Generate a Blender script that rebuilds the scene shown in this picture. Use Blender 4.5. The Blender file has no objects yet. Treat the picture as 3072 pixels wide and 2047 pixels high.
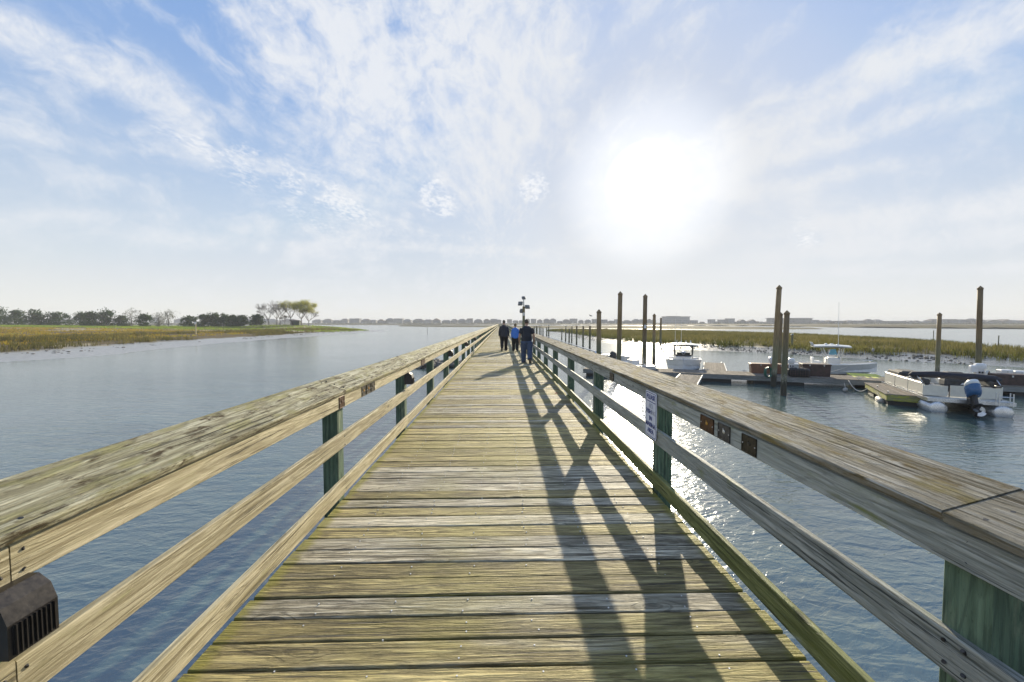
import bpy, math, random
import numpy as np
from mathutils import Vector, Matrix
random.seed(7)
R = math.radians
HAZE = .00045
SC = bpy.context.scene
COL = SC.collection
# ------------------------------------------------------------------ camera geometry
F = 1195.0                      # focal length in photo pixels (3072 wide)
H = 3.72                        # eye above the water
DZ = 2.065                      # deck above the water
YAW, PIT = R(1.44), R(2.63)
FW = Vector((math.sin(YAW)*math.cos(PIT), math.cos(YAW)*math.cos(PIT), -math.sin(PIT)))
RT = Vector((math.cos(YAW), -math.sin(YAW), 0))
UP = RT.cross(FW)
CAM = Vector((0, 0, H))
def ray(px, py):
    return FW*F + RT*(px-1536) + UP*(1023.5-py)
def G(px, py, z=0.0):            # point of the photo that lies at height z
    d = ray(px, py); return CAM + d*((z-H)/d.z)
def D(px, py, y):                # point of the photo at distance y along the pier
    d = ray(px, py); return CAM + d*(y/d.y)
SUN_AZ, SUN_EL = R(19.8), R(18.8)
SUN = Vector((math.sin(SUN_AZ)*math.cos(SUN_EL), math.cos(SUN_AZ)*math.cos(SUN_EL), math.sin(SUN_EL)))

# ------------------------------------------------------------------ object helpers
def tag(o, label=None, cat=None, group=None, kind=None):
    if label: o['label'] = label
    if cat: o['category'] = cat
    if group: o['group'] = group
    if kind: o['kind'] = kind
    return o
def thing(name, label, cat, loc=(0, 0, 0), rz=0.0, group=None):
    o = bpy.data.objects.new(name, None); COL.objects.link(o)
    o.empty_display_size = 0.2
    o.location = loc; o.rotation_euler = (0, 0, rz)
    return tag(o, label, cat, group)
def copy_tree(o, parent=None):
    c = o.copy(); COL.objects.link(c); c.parent = parent
    for ch in list(o.children): copy_tree(ch, c)
    return c
def frame(d, up=Vector((0, 0, 1))):
    d = Vector(d).normalized()
    if abs(d.dot(up)) > .99: up = Vector((0, 1, 0))
    a = up.cross(d).normalized(); b = d.cross(a)
    return a, b, d
class MB:
    def __init__(s): s.v = []; s.f = []; s.g = []; s.r = []; s.m = []
    def add(s, vs, fs, gs=None, rnd=None, m=0):
        n = len(s.v)
        if rnd is None: rnd = random.random()
        s.v += [tuple(p) for p in vs]
        s.g += [tuple(p) for p in (gs or vs)]
        s.r += [rnd]*len(vs)
        s.f += [tuple(i+n for i in f) for f in fs]
        s.m += [m]*len(fs)
        return s
    def sect(s, p0, p1, prof, a, b, rnd=None, m=0, segs=1, bend=None, cap=True):
        """sweep a closed 2-D profile (list of (x along a, y along b)) from p0 to p1"""
        p0 = Vector(p0); p1 = Vector(p1); a = Vector(a); b = Vector(b)
        vs = []; gs = []; n = len(prof); L = (p1-p0).length; off = random.random()*50
        for k in range(segs+1):
            t = k/segs; c = p0.lerp(p1, t)
            if bend: c = c + Vector(bend(t))
            for x, y in prof:
                vs.append(c + a*x + b*y); gs.append((t*L+off, x, y))
        fs = []
        for k in range(segs):
            for i in range(n):
                j = (i+1) % n
                fs.append((k*n+i, k*n+j, (k+1)*n+j, (k+1)*n+i))
        if cap:
            fs.append(tuple(reversed(range(n)))); fs.append(tuple(segs*n+i for i in range(n)))
        return s.add(vs, fs, gs, rnd, m)
    def bar(s, p0, p1, w, h, c=0.0, up=(0, 0, 1), **k):
        a, b, d = frame(Vector(p1)-Vector(p0), Vector(up))
        return s.sect(p0, p1, rectp(w, h, c), a, b, **k)
    def box(s, c, size, rz=0.0, ch=0.0, axis=0, **k):
        """box centred at c; the grain runs along local axis"""
        c = Vector(c); M = Matrix.Rotation(rz, 3, 'Z')
        ax = [M @ Vector(e) for e in ((1, 0, 0), (0, 1, 0), (0, 0, 1))]
        d = ax[axis]; a = ax[(axis+1) % 3]; b = ax[(axis+2) % 3]
        return s.sect(c-d*size[axis]/2, c+d*size[axis]/2, rectp(size[(axis+1) % 3], size[(axis+2) % 3], ch), a, b, **k)
    def tube(s, pts, r, n=8, rnd=None, m=0, cap=True):
        pts = [Vector(p) for p in pts]
        if not hasattr(r, '__len__'): r = [r]*len(pts)
        vs = []; gs = []; L = 0; off = random.random()*50
        for k, p in enumerate(pts):
            d = (pts[min(k+1, len(pts)-1)]-pts[max(k-1, 0)])
            if d.length < 1e-9: d = Vector((0, 0, 1))
            d = d.normalized()
            if k == 0: a, b, _ = frame(d)
            else:
                a = a-d*a.dot(d); a = a.normalized() if a.length > 1e-6 else frame(d)[0]; b = d.cross(a)
            if k: L += (p-pts[k-1]).length
            for i in range(n):
                t = 2*math.pi*i/n; o = a*math.cos(t)+b*math.sin(t)
                vs.append(p+o*r[k]); gs.append((L+off, math.cos(t)*r[k], math.sin(t)*r[k]))
        fs = []
        for k in range(len(pts)-1):
            for i in range(n):
                j = (i+1) % n; fs.append((k*n+i, k*n+j, (k+1)*n+j, (k+1)*n+i))
        if cap:
            fs.append(tuple(reversed(range(n)))); fs.append(tuple((len(pts)-1)*n+i for i in range(n)))
        return s.add(vs, fs, gs, rnd, m)
    def ell(s, c, r, n=12, k=8, M=None, rnd=None, m=0, f=None):
        c = Vector(c); vs = []; fs = []
        for j in range(k+1):
            ph = math.pi*j/k
            for i in range(n):
                t = 2*math.pi*i/n
                p = Vector((math.sin(ph)*math.cos(t)*r[0], math.sin(ph)*math.sin(t)*r[1], math.cos(ph)*r[2]))
                if f: p = Vector(f(p))
                if M: p = M @ p
                vs.append(c+p)
        for j in range(k):
            for i in range(n):
                q = (i+1) % n; fs.append((j*n+i, (j+1)*n+i, (j+1)*n+q, j*n+q))
        return s.add(vs, fs, None, rnd, m)
    def loft(s, rings, closed=True, cap=True, rnd=None, m=0):
        n = len(rings[0]); vs = [Vector(p) for rg in rings for p in rg]; fs = []
        for k in range(len(rings)-1):
            for i in range(n if closed else n-1):
                j = (i+1) % n; fs.append((k*n+i, k*n+j, (k+1)*n+j, (k+1)*n+i))
        if cap and closed:
            fs.append(tuple(reversed(range(n)))); fs.append(tuple((len(rings)-1)*n+i for i in range(n)))
        return s.add(vs, fs, None, rnd, m)
    def quad(s, *p, rnd=None, m=0):
        return s.add(p, [tuple(range(len(p)))], None, rnd, m)
    def build(s, name, mat, parent=None, smooth=False, fix=True):
        me = bpy.data.meshes.new(name); me.from_pydata(s.v, [], s.f)
        at = me.attributes.new('gv', 'FLOAT_VECTOR', 'POINT'); at.data.foreach_set('vector', np.array(s.g, dtype=np.float32).ravel())
        at = me.attributes.new('rnd', 'FLOAT', 'POINT'); at.data.foreach_set('value', np.array(s.r, dtype=np.float32))
        mats = mat if isinstance(mat, (list, tuple)) else [mat]
        for q in mats: me.materials.append(q)
        if len(mats) > 1: me.polygons.foreach_set('material_index', s.m)
        if smooth: me.polygons.foreach_set('use_smooth', [True]*len(s.f))
        me.update()
        if fix:
            import bmesh
            bm = bmesh.new(); bm.from_mesh(me); bmesh.ops.recalc_face_normals(bm, faces=bm.faces); bm.to_mesh(me); bm.free()
        o = bpy.data.objects.new(name, me); COL.objects.link(o)
        if parent: o.parent = parent
        return o
def rectp(w, h, c=0.0):
    x, y = w/2, h/2
    if c <= 0: return [(-x, -y), (x, -y), (x, y), (-x, y)]
    return [(-x+c, -y), (x-c, -y), (x, -y+c), (x, y-c), (x-c, y), (-x+c, y), (-x, y-c), (-x, -y+c)]

# ------------------------------------------------------------------ node helpers
class NT:
    def __init__(s, tree): s.t = tree; s.n = tree.nodes; s.l = tree.links
    def new(s, typ, **k):
        n = s.n.new(typ)
        for a, b in k.items(): setattr(n, a, b)
        return n
    def put(s, sock, val):
        if isinstance(val, bpy.types.NodeSocket): s.l.new(val, sock)
        elif isinstance(val, (tuple, list, Vector)) and sock.type == 'RGBA' and len(val) == 3: sock.default_value = (*val, 1)
        else: sock.default_value = val
    def m(s, op, a, b=None, c=None, clamp=False):
        n = s.new('ShaderNodeMath', operation=op, use_clamp=clamp)
        for i, x in enumerate((a, b, c)):
            if x is not None: s.put(n.inputs[i], x)
        return n.outputs[0]
    def vm(s, op, a, b=None, out=0):
        n = s.new('ShaderNodeVectorMath', operation=op)
        s.put(n.inputs[0], a)
        if b is not None:
            if op == 'SCALE': s.put(n.inputs[3], b)
            else: s.put(n.inputs[1], b)
        return n.outputs[out]
    def dot(s, a, b): return s.vm('DOT_PRODUCT', a, b, 1)
    def comb(s, x, y, z):
        n = s.new('ShaderNodeCombineXYZ')
        for i, q in enumerate((x, y, z)): s.put(n.inputs[i], q)
        return n.outputs[0]
    def sep(s, v):
        n = s.new('ShaderNodeSeparateXYZ'); s.put(n.inputs[0], v); return n.outputs
    def noise(s, v, scale=1.0, detail=4.0, rough=.5, dist=0.0, lac=2.0, col=False):
        n = s.new('ShaderNodeTexNoise'); s.put(n.inputs['Vector'], v)
        s.put(n.inputs['Scale'], scale); s.put(n.inputs['Detail'], detail); s.put(n.inputs['Roughness'], rough)
        s.put(n.inputs['Distortion'], dist); s.put(n.inputs['Lacunarity'], lac)
        return n.outputs[1 if col else 0]
    def vor(s, v, scale=1.0, feature='F1', out=0, rnd=1.0):
        n = s.new('ShaderNodeTexVoronoi', feature=feature); s.put(n.inputs['Vector'], v); s.put(n.inputs['Scale'], scale)
        s.put(n.inputs['Randomness'], rnd)
        return n.outputs[out]
    def ss(s, x, a, b, lo=0.0, hi=1.0):
        n = s.new('ShaderNodeMapRange', interpolation_type='SMOOTHSTEP', clamp=True)
        for i, q in enumerate((x, a, b, lo, hi)): s.put(n.inputs[i], q)
        return n.outputs[0]
    def mix(s, f, a, b, mode='MIX', clampf=True):
        n = s.new('ShaderNodeMix', data_type='RGBA', blend_type=mode); n.clamp_factor = clampf
        s.put(n.inputs[0], f); s.put(n.inputs[6], a); s.put(n.inputs[7], b); return n.outputs[2]
    def attr(s, name, out=1):
        n = s.new('ShaderNodeAttribute', attribute_name=name); return n.outputs[out]
    def bump(s, h, strength=1.0, dist=.01):
        n = s.new('ShaderNodeBump'); s.put(n.inputs['Strength'], strength); s.put(n.inputs['Distance'], dist); s.put(n.inputs['Height'], h)
        return n.outputs[0]
def material(name):
    m = bpy.data.materials.new(name); m.use_nodes = True
    t = NT(m.node_tree); b = m.node_tree.nodes['Principled BSDF']
    return m, t, b
def plain(name, col, rough=.5, metal=0.0, var=.12, scale=6.0, bump=0.0, spec=.5):
    """painted / moulded surface with a little uneven wear"""
    m, t, b = material(name)
    tc = t.new('ShaderNodeTexCoord').outputs['Object']
    n = t.noise(tc, scale, 6, .6)
    n2 = t.noise(tc, scale*7, 3, .6)
    k = t.m('ADD', t.m('MULTIPLY', n, .7), t.m('MULTIPLY', n2, .3))
    c0 = tuple(max(0, x*(1-var*1.5)) for x in col); c1 = tuple(min(1, x*(1+var*.6)) for x in col)
    t.put(b.inputs['Base Color'], t.mix(t.ss(k, .3, .7), c0, c1))
    t.put(b.inputs['Roughness'], t.ss(n2, .2, .8, max(.02, rough-.08), min(1, rough+.1)))
    b.inputs['Metallic'].default_value = metal
    b.inputs['Specular IOR Level'].default_value = spec
    if bump: t.put(b.inputs['Normal'], t.bump(n2, .6, bump))
    return m
def wood(name, light, dark, line, patch=None, pat=(.5, .7), patsc=(2.2, 7), patch2=None, knots=True, tint=.35, alt=None, rough=.62, bump=.004, moss=None, vsc=1.0, spec=.35, gv_amt=.6, spk=.35):
    m, t, b = material(name)
    gv = t.attr('gv', 1); rnd = t.attr('rnd', 2)
    off = t.comb(t.m('MULTIPLY', rnd, 37.3), t.m('MULTIPLY', rnd, 11.7), t.m('MULTIPLY', rnd, 5.1))
    v = t.vm('ADD', gv, off)
    S = lambda x, y: t.vm('MULTIPLY', v, (x, y*vsc, y*vsc))
    low = t.noise(S(.5, 4.5), 1, 2, .5)
    if knots:
        kd = t.vor(S(1.9, 5.0), 1.0)
        kp = t.ss(t.sep(t.vor(S(1.9, 5.0), 1.0, out=1))[0], .40, .45)
        kn = t.m('MULTIPLY', t.ss(kd, .035, .13, 1, 0), kp)
        low = t.m('ADD', low, t.m('MULTIPLY', t.ss(kd, .0, .34, 1, 0), t.m('MULTIPLY', kp, .16)))
    grain = t.noise(S(1.6, 26), 1, 7, .70, .2)
    rings = t.m('SINE', t.m('MULTIPLY', t.m('ADD', low, t.m('MULTIPLY', grain, .07)), 85))
    rings = t.ss(rings, .35, .95)
    strk = t.m('MULTIPLY', t.ss(t.noise(S(.8, 48), 1, 4, .6), .50, .64), t.ss(t.noise(S(1.3, 7), 1, 4, .6), .38, .6))
    fine = t.noise(S(3.0, 120), 1, 3, .6)
    groove = t.noise(S(2.7, 52), 1, 6, .72, .3); speck = t.ss(t.noise(S(16, 46), 1, 4, .7), .60, .72); zone = t.ss(t.noise(S(.7, 3.5), 1, 4, .6), .30, .62, .15, 1.0)
    crk = t.ss(t.noise(S(1.5, 66), 1, 5, .68, .15), .555, .61)
    crk = t.m('MULTIPLY', crk, t.ss(t.noise(S(.9, 5), 1, 3, .5), .42, .62))
    blot = t.noise(S(.8, 5), 1, 5, .6)
    base = t.mix(t.ss(grain, .3, .68), dark, light)
    if alt: base = t.mix(t.m('MULTIPLY', t.ss(t.m('ADD', rnd, t.m('MULTIPLY', t.m('SUBTRACT', blot, .5), .45)), .33, .45), 1.0), base, t.mix(t.ss(grain, .3, .68), alt[1], alt[0]))
    base = t.mix(t.m('MULTIPLY', rings, .38), base, line)
    base = t.mix(t.m('MULTIPLY', strk, .9), base, line)
    base = t.mix(t.m('MULTIPLY', t.ss(groove, .57, .42, 0, gv_amt), zone), base, line)
    base = t.mix(t.ss(fine, .5, .8, 0, .45), base, line)
    base = t.mix(t.ss(blot, .52, .75, 0, .5), base, dark)
    sc = t.m('ADD', 1-tint*.6, t.m('MULTIPLY', t.m('FRACT', t.m('MULTIPLY', rnd, 7.31)), tint))
    base = t.mix(1.0, base, t.comb(sc, sc, sc), 'MULTIPLY')
    if patch:
        pn = t.noise(S(*patsc), 1, 7, .68)
        pk = t.m('MULTIPLY', t.ss(pn, *pat), t.ss(t.noise(S(6, 40), 1, 4, .7), .35, .6))
        base = t.mix(pk, base, patch)
        if patch2:
            pn2 = t.noise(t.vm('ADD', S(patsc[0]*.8, patsc[1]*.8), (13, 4, 7)), 1, 6, .65)
            base = t.mix(t.m('MULTIPLY', t.ss(pn2, pat[0]+.0, pat[1]+.04), .85), base, patch2)
    if moss:
        base = moss(t, base, v, gv)
    base = t.mix(t.m('MULTIPLY', speck, spk), base, tuple(x*.35 for x in dark))
    base = t.mix(crk, base, tuple(x*.18 for x in dark))
    hgt = t.m('ADD', t.m('MULTIPLY', grain, .6), t.m('ADD', t.m('MULTIPLY', fine, .25), t.m('MULTIPLY', t.ss(groove, .38, .6), .45)))
    hgt = t.m('SUBTRACT', hgt, t.m('ADD', t.m('MULTIPLY', rings, .3), t.m('MULTIPLY', strk, .5))); hgt = t.m('SUBTRACT', hgt, t.m('MULTIPLY', crk, 1.2))
    if knots:
        base = t.mix(t.m('MULTIPLY', kn, .8), base, tuple(x*.22 for x in dark)); hgt = t.m('SUBTRACT', hgt, kn)
    t.put(b.inputs['Base Color'], base)
    t.put(b.inputs['Roughness'], t.ss(grain, .2, .8, rough-.08, rough+.12))
    b.inputs['Specular IOR Level'].default_value = spec
    t.put(b.inputs['Normal'], t.bump(hgt, .9, bump))
    return m
M = {}
def edge_moss(t, base, v, gv):
    g = t.new('ShaderNodeTexCoord').outputs['Object']
    x = t.m('ABSOLUTE', t.sep(g)[0])
    n = t.noise(t.vm('MULTIPLY', g, (3, 14, 3)), 1, 5, .65)
    k = t.ss(t.m('ADD', x, t.m('MULTIPLY', n, .16)), 1.47, 1.55)
    k2 = t.m('MULTIPLY', t.ss(t.noise(g, .7, 4, .6), .48, .66), .30)
    return t.mix(t.m('MAXIMUM', t.m('MULTIPLY', k, .85), k2), base, (.27, .245, .035))
M['deck'] = wood('weathered_deck_wood', (.84, .78, .62), (.58, .52, .37), (.045, .036, .018), alt=((.74, .62, .29), (.33, .265, .09)), tint=.62, moss=edge_moss, rough=.62, bump=.015, spec=.3, gv_amt=.78, spk=.55)
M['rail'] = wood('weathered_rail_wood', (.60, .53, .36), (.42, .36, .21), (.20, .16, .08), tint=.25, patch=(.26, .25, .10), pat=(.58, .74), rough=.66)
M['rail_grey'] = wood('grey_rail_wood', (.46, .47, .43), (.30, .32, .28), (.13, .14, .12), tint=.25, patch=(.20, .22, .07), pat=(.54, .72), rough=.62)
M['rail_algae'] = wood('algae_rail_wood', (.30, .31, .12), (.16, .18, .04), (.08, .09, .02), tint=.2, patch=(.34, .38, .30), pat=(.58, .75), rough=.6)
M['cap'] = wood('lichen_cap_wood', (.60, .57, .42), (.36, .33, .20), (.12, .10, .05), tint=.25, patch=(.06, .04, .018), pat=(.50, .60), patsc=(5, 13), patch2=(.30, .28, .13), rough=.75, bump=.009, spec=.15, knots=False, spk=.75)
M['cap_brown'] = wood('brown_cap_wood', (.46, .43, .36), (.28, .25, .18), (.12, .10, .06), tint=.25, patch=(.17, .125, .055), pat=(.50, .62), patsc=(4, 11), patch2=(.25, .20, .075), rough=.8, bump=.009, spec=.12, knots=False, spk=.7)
M['post'] = wood('green_treated_post', (.16, .235, .155), (.08, .135, .085), (.035, .06, .04), tint=.3, patch=(.30, .32, .22), pat=(.52, .72), patsc=(2, 9), rough=.7, spk=.6)
M['beam'] = wood('dark_beam_wood', (.17, .15, .10), (.08, .075, .05), (.03, .03, .02), tint=.3)
M['steel'] = plain('galvanised_steel', (.55, .56, .56), .35, .9)
M['screw'] = plain('screw_steel', (.66, .66, .65), .6, .1)
M['black_metal'] = plain('black_metal', (.03, .03, .033), .4, .3)

# ------------------------------------------------------------------ camera
cd = bpy.data.cameras.new('camera'); cam = bpy.data.objects.new('camera', cd); COL.objects.link(cam)
cam.location = CAM
cam.rotation_euler = Matrix((RT, UP, -FW)).transposed().to_euler()
cd.sensor_width = 36; cd.lens = F/3072*36; cd.clip_start = .05; cd.clip_end = 8000
SC.camera = cam
# ------------------------------------------------------------------ sun and sky
sd = bpy.data.lights.new('sun', 'SUN'); sd.energy = 5.0; sd.angle = R(.53); sd.color = (1, .88, .66)
so = bpy.data.objects.new('sun', sd); COL.objects.link(so)
so.rotation_euler = (-SUN).to_track_quat('-Z', 'Y').to_euler(); so.location = (20, 40, 30)
W = bpy.data.worlds.new('World'); SC.world = W; W.use_nodes = True
t = NT(W.node_tree); t.n.clear()
out = t.new('ShaderNodeOutputWorld'); bg = t.new('ShaderNodeBackground'); bg.inputs[1].default_value = .1
t.l.new(bg.outputs[0], out.inputs[0])
sky = t.new('ShaderNodeTexSky', sky_type='NISHITA', sun_disc=False, sun_elevation=SUN_EL, sun_rotation=SUN_AZ)
sky.air_density = 1.0; sky.dust_density = .6; sky.ozone_density = 1.6
d = t.vm('NORMALIZE', t.new('ShaderNodeTexCoord').outputs['Generated'])
dx, dy, dz = t.sep(d)
sdot = t.dot(d, tuple(SUN))
def dirpx(px, py): return ray(px, py).normalized()
# wisps fan out from a point low over the end of the pier
P = dirpx(1500, 745); e1 = Vector((0, 0, 1)).cross(P).normalized()*-1; e2 = e1.cross(P)*1
u = t.dot(d, tuple(e1)); w_ = t.dot(d, tuple(e2)); q = t.m('ADD', t.dot(d, tuple(P)), 1.15)
u = t.m('DIVIDE', u, q); w_ = t.m('DIVIDE', w_, q)
rad = t.m('SQRT', t.m('ADD', t.m('ADD', t.m('MULTIPLY', u, u), t.m('MULTIPLY', w_, w_)), .0004))
lr = t.m('LOGARITHM', rad, 2.718)
cyl = t.comb(t.m('DIVIDE', u, rad), t.m('DIVIDE', w_, rad), t.m('MULTIPLY', lr, .3))
warp = t.vm('SCALE', t.vm('SUBTRACT', t.noise(d, 3.0, 5, .55, col=True), (.5, .5, .5)), .42)
cylw = t.vm('ADD', cyl, warp)
streak = t.noise(cylw, 3.2, 8, .60)
fine = t.noise(t.vm('ADD', t.vm('MULTIPLY', cyl, (1, 1, 2.2)), t.vm('SCALE', warp, .8)), 9.5, 8, .62)
fluff = t.noise(t.vm('ADD', d, t.vm('SCALE', warp, .3)), 7.5, 10, .66, .25)
def band(a, b, wid, amp=1.0):
    A = dirpx(*a); B = dirpx(*b); n = A.cross(B).normalized(); mid = (A+B).normalized()
    dist = t.m('DIVIDE', t.dot(d, tuple(n)), wid)
    g = t.m('EXPONENT', t.m('MULTIPLY', t.m('MULTIPLY', dist, dist), -1))
    c = A.dot(mid)
    al = t.ss(t.dot(d, tuple(mid)), c-.05, c+.04)
    return t.m('MULTIPLY', t.m('MULTIPLY', g, al), amp)
def blob(p, r, amp=1.0):
    c = dirpx(*p); return t.m('MULTIPLY', t.ss(t.dot(d, tuple(c)), math.cos(r), math.cos(r*.25)), amp)
dens = [band((-150, 20), (860, 425), .034, 1.25), band((20, 388), (410, 452), .024, 1.2), band((420, 415), (740, 500), .026, .95), band((100, 520), (320, 545), .015, .4),
        band((2150, 420), (3250, -20), .046, 1.9), band((2230, 505), (3200, 200), .024, 1.4), band((2200, 580), (2620, 505), .016, 1.3), band((2280, 770), (3200, 695), .020, 1.4), band((2600, 600), (3200, 560), .035, .55),
        band((1950, 745), (2500, 700), .02, .5), band((250, 700), (1150, 770), .022, .8), band((2350, 690), (3200, 600), .02, 1.1), band((-100, 640), (700, 660), .016, .8), band((900, 730), (1700, 760), .014, .8), band((2000, 830), (3200, 800), .013, 1.0), band((1300, 800), (2100, 810), .014, .5), blob((1000, 130), .22, .75), blob((1240, 330), .30, .95), blob((1430, 120), .26, .65), blob((1560, 420), .2, .8), blob((1700, 60), .16, .45), blob((2250, 440), .12, .6), blob((1150, 560), .2, .35)]
acc = dens[0]
for q in dens[1:]: acc = t.m('ADD', acc, q)
acc = t.m('MINIMUM', acc, 1.45)
side = t.ss(t.m('ABSOLUTE', t.m('ADD', dx, -.03)), .12, .45)          # feathers at the sides, ripples overhead
tex = t.m('ADD', t.m('MULTIPLY', streak, .42), t.m('ADD', t.m('MULTIPLY', fine, t.m('MULTIPLY_ADD', side, .16, .16)), t.m('MULTIPLY', fluff, t.m('MULTIPLY_ADD', side, -.16, .42))))
cir2 = t.m('MULTIPLY', t.ss(t.m('ADD', t.m('MULTIPLY', fine, .6), t.m('MULTIPLY', streak, .4)), .46, .66), .5)
cir = t.ss(t.m('ADD', tex, t.m('MULTIPLY', acc, .095)), .470, .665)
cir = t.m('MULTIPLY', cir, t.ss(acc, -.05, .8, .55, 1.0)); cir = t.m('MULTIPLY', cir, t.ss(t.noise(t.vm('ADD', d, t.vm('SCALE', warp, .5)), 16, 8, .68), .30, .58, .45, 1.0))
cir = t.m('MAXIMUM', cir, t.m('ADD', t.m('MULTIPLY', cir, .6), cir2)); cir = t.m('MINIMUM', cir, 1.0)
flat = t.vm('DIVIDE', d, t.comb(t.m('ADD', dz, .12), t.m('ADD', dz, .12), t.m('ADD', dz, .12)))
cell = t.noise(t.vm('MULTIPLY', t.vm('ADD', flat, t.vm('SCALE', warp, .25)), (1.0, .62, 0)), 34, 5, .58, .3)
pn = t.noise(d, 9, 5, .6)
pm = t.m('ADD', t.m('ADD', band((850, 520), (1090, 640), .030, 1.0), t.m('ADD', band((740, 460), (800, 480), .02, .4), band((780, 560), (980, 690), .035, .5))), t.m('ADD', blob((1318, 590), .06, .9), t.m('ADD', blob((1600, 560), .05, .45), blob((2430, 690), .05, .4))))
pm = t.m('MULTIPLY', pm, t.ss(pn, .34, .62, .25, 1.1))
alto = t.m('MULTIPLY', t.ss(t.m('ADD', cell, t.m('MULTIPLY', pm, .31)), .50, .78), t.ss(pm, .05, .45))
glow = t.m('POWER', t.m('MAXIMUM', sdot, 0), 15)
SKYK = 9.2
blue = t.mix(t.ss(dz, .12, .55), tuple(SKYK*x for x in (.290, .400, .560)), tuple(SKYK*x for x in (.160, .295, .570)))
blue = t.mix(t.m('MULTIPLY', glow, .92), blue, tuple(SKYK*x for x in (.44, .46, .51)))
nis = t.vm('MINIMUM', sky.outputs[0], (4.2, 4.7, 5.6))
col = t.mix(.2, blue, nis)
hz = t.m('EXPONENT', t.m('MULTIPLY', t.m('MAXIMUM', dz, 0), -5.6))
cdot = t.dot(d, tuple(dirpx(1940, 552))); core = t.m('ADD', t.m('MULTIPLY', t.ss(cdot, math.cos(R(12.5)), math.cos(R(2.0))), .36), t.m('MULTIPLY', t.m('POWER', t.ss(cdot, math.cos(R(6)), math.cos(R(.8))), 3.6), 36.0))
wide = t.ss(sdot, math.cos(R(34)), math.cos(R(4)))
col = t.mix(t.m('MINIMUM', t.m('MULTIPLY', hz, 1.0), 1.0), col, tuple(SKYK*x for x in (.665, .655, .610)))
cl = t.vm('SCALE', (.63, .645, .67), t.m('MULTIPLY', t.m('SUBTRACT', .97, t.m('MULTIPLY', wide, .10)), SKYK))
col = t.mix(t.m('MULTIPLY', cir, t.m('SUBTRACT', .92, t.m('MULTIPLY', hz, .3))), col, cl)
col = t.mix(t.m('MULTIPLY', alto, .62), col, tuple(SKYK*x for x in (.70, .70, .705)))
hl = t.m('ADD', t.m('MULTIPLY', wide, .045), t.m('MULTIPLY', core, .5))
col = t.vm('ADD', col, t.vm('SCALE', (SKYK*1.0, SKYK*.97, SKYK*.90), hl))
t.l.new(col, bg.inputs[0])
SC.view_settings.view_transform = 'Standard'; SC.view_settings.look = 'None'; SC.view_settings.gamma = 1; SC.view_settings.exposure = .62

# ------------------------------------------------------------------ water
m, t, b = material('tidal_water'); M['water'] = m
g = t.new('ShaderNodeTexCoord').outputs['Object']
rot = lambda a: (lambda n: (t.put(n.inputs[0], g), n.inputs['Rotation'].__setattr__('default_value', (0, 0, R(a))), n.outputs[0])[2])(t.new('ShaderNodeMapping'))
big = t.noise(t.vm('MULTIPLY', rot(14), (.35, .8, 0)), 1, 3, .5)
wv = t.noise(t.vm('MULTIPLY', rot(9), (1.5, 3.6, 0)), 1, 3, .5, .4)
wv2 = t.noise(t.vm('MULTIPLY', rot(-22), (3.6, 8.0, 0)), 1, 3, .55, .5)
gust = t.ss(t.noise(t.vm('MULTIPLY', g, (.05, .09, 0)), 1, 4, .55), .3, .7, .6, 1.1)
dd = t.vm('LENGTH', t.vm('MULTIPLY', g, (1, 1, 0)), None, 1)      # ruffled round the pier, calmer out in the channel
gust = t.m('MULTIPLY', gust, t.ss(dd, 5, 60, 1.0, .36))
hgt = t.m('ADD', t.m('MULTIPLY', wv, .60), t.m('ADD', t.m('MULTIPLY', wv2, .26), t.m('MULTIPLY', big, .6)))
t.put(b.inputs['Normal'], t.bump(hgt, gust, .08))
t.put(b.inputs['Base Color'], t.mix(t.ss(big, .3, .7), (.045, .078, .078), (.062, .106, .100)))
b.inputs['Roughness'].default_value = .13; b.inputs['IOR'].default_value = 2.35
w = MB(); N = 40
ring = [0, 5, 12, 30, 80, 200, 500, 1200, 3000]
vs = []; fs = []
for r_ in ring:
    for i in range(N): vs.append((r_*math.cos(2*math.pi*i/N), r_*math.sin(2*math.pi*i/N), 0))
for k in range(len(ring)-1):
    for i in range(N):
        j = (i+1) % N; fs.append((k*N+i, (k+1)*N+i, (k+1)*N+j, k*N+j))
w.add(vs, fs)
tag(w.build('water', M['water'], fix=False), kind='structure')

# ------------------------------------------------------------------ the pier
YA, YB = -2.6, 178.0
pier = thing('pier', 'long weathered wooden fishing pier running straight out over the tidal water', 'pier')
mb = MB(); y = YA
prof = lambda w, c=.006, th=.04: [(-w/2+c, 0), (-w/2, -c), (-w/2, -th), (w/2, -th), (w/2, -c), (w/2-c, 0)]
while y < YB:
    w = .1575 + random.uniform(-.006, .006)
    x0, x1 = -1.497+random.uniform(-.012, .010), 1.497+random.uniform(-.010, .012)
    z0, z1 = DZ+random.uniform(-.004, .004), DZ+random.uniform(-.004, .004)
    sk = random.uniform(-.004, .004); cz = random.uniform(-.003, .004)
    near = y < 30
    mb.sect((x0, y-sk, z0), (x1, y+sk, z1), prof(w), (0, 1, 0), (0, 0, 1), segs=6 if near else 1,
            bend=(lambda tt, c=cz, s2=random.uniform(-.005, .005): (0, s2*math.sin(tt*math.pi), c*math.sin(tt*math.pi))) if near else None)
    y += .168
mb.build('deck', M['deck'], pier)
mb = MB()
for x in (-1.3, -.65, 0, .65, 1.3): mb.box((x, (YA+YB)/2, DZ-.04-.125), (.075, YB-YA, .245), axis=1)
mb.build('joist', M['beam'], pier)
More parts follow.
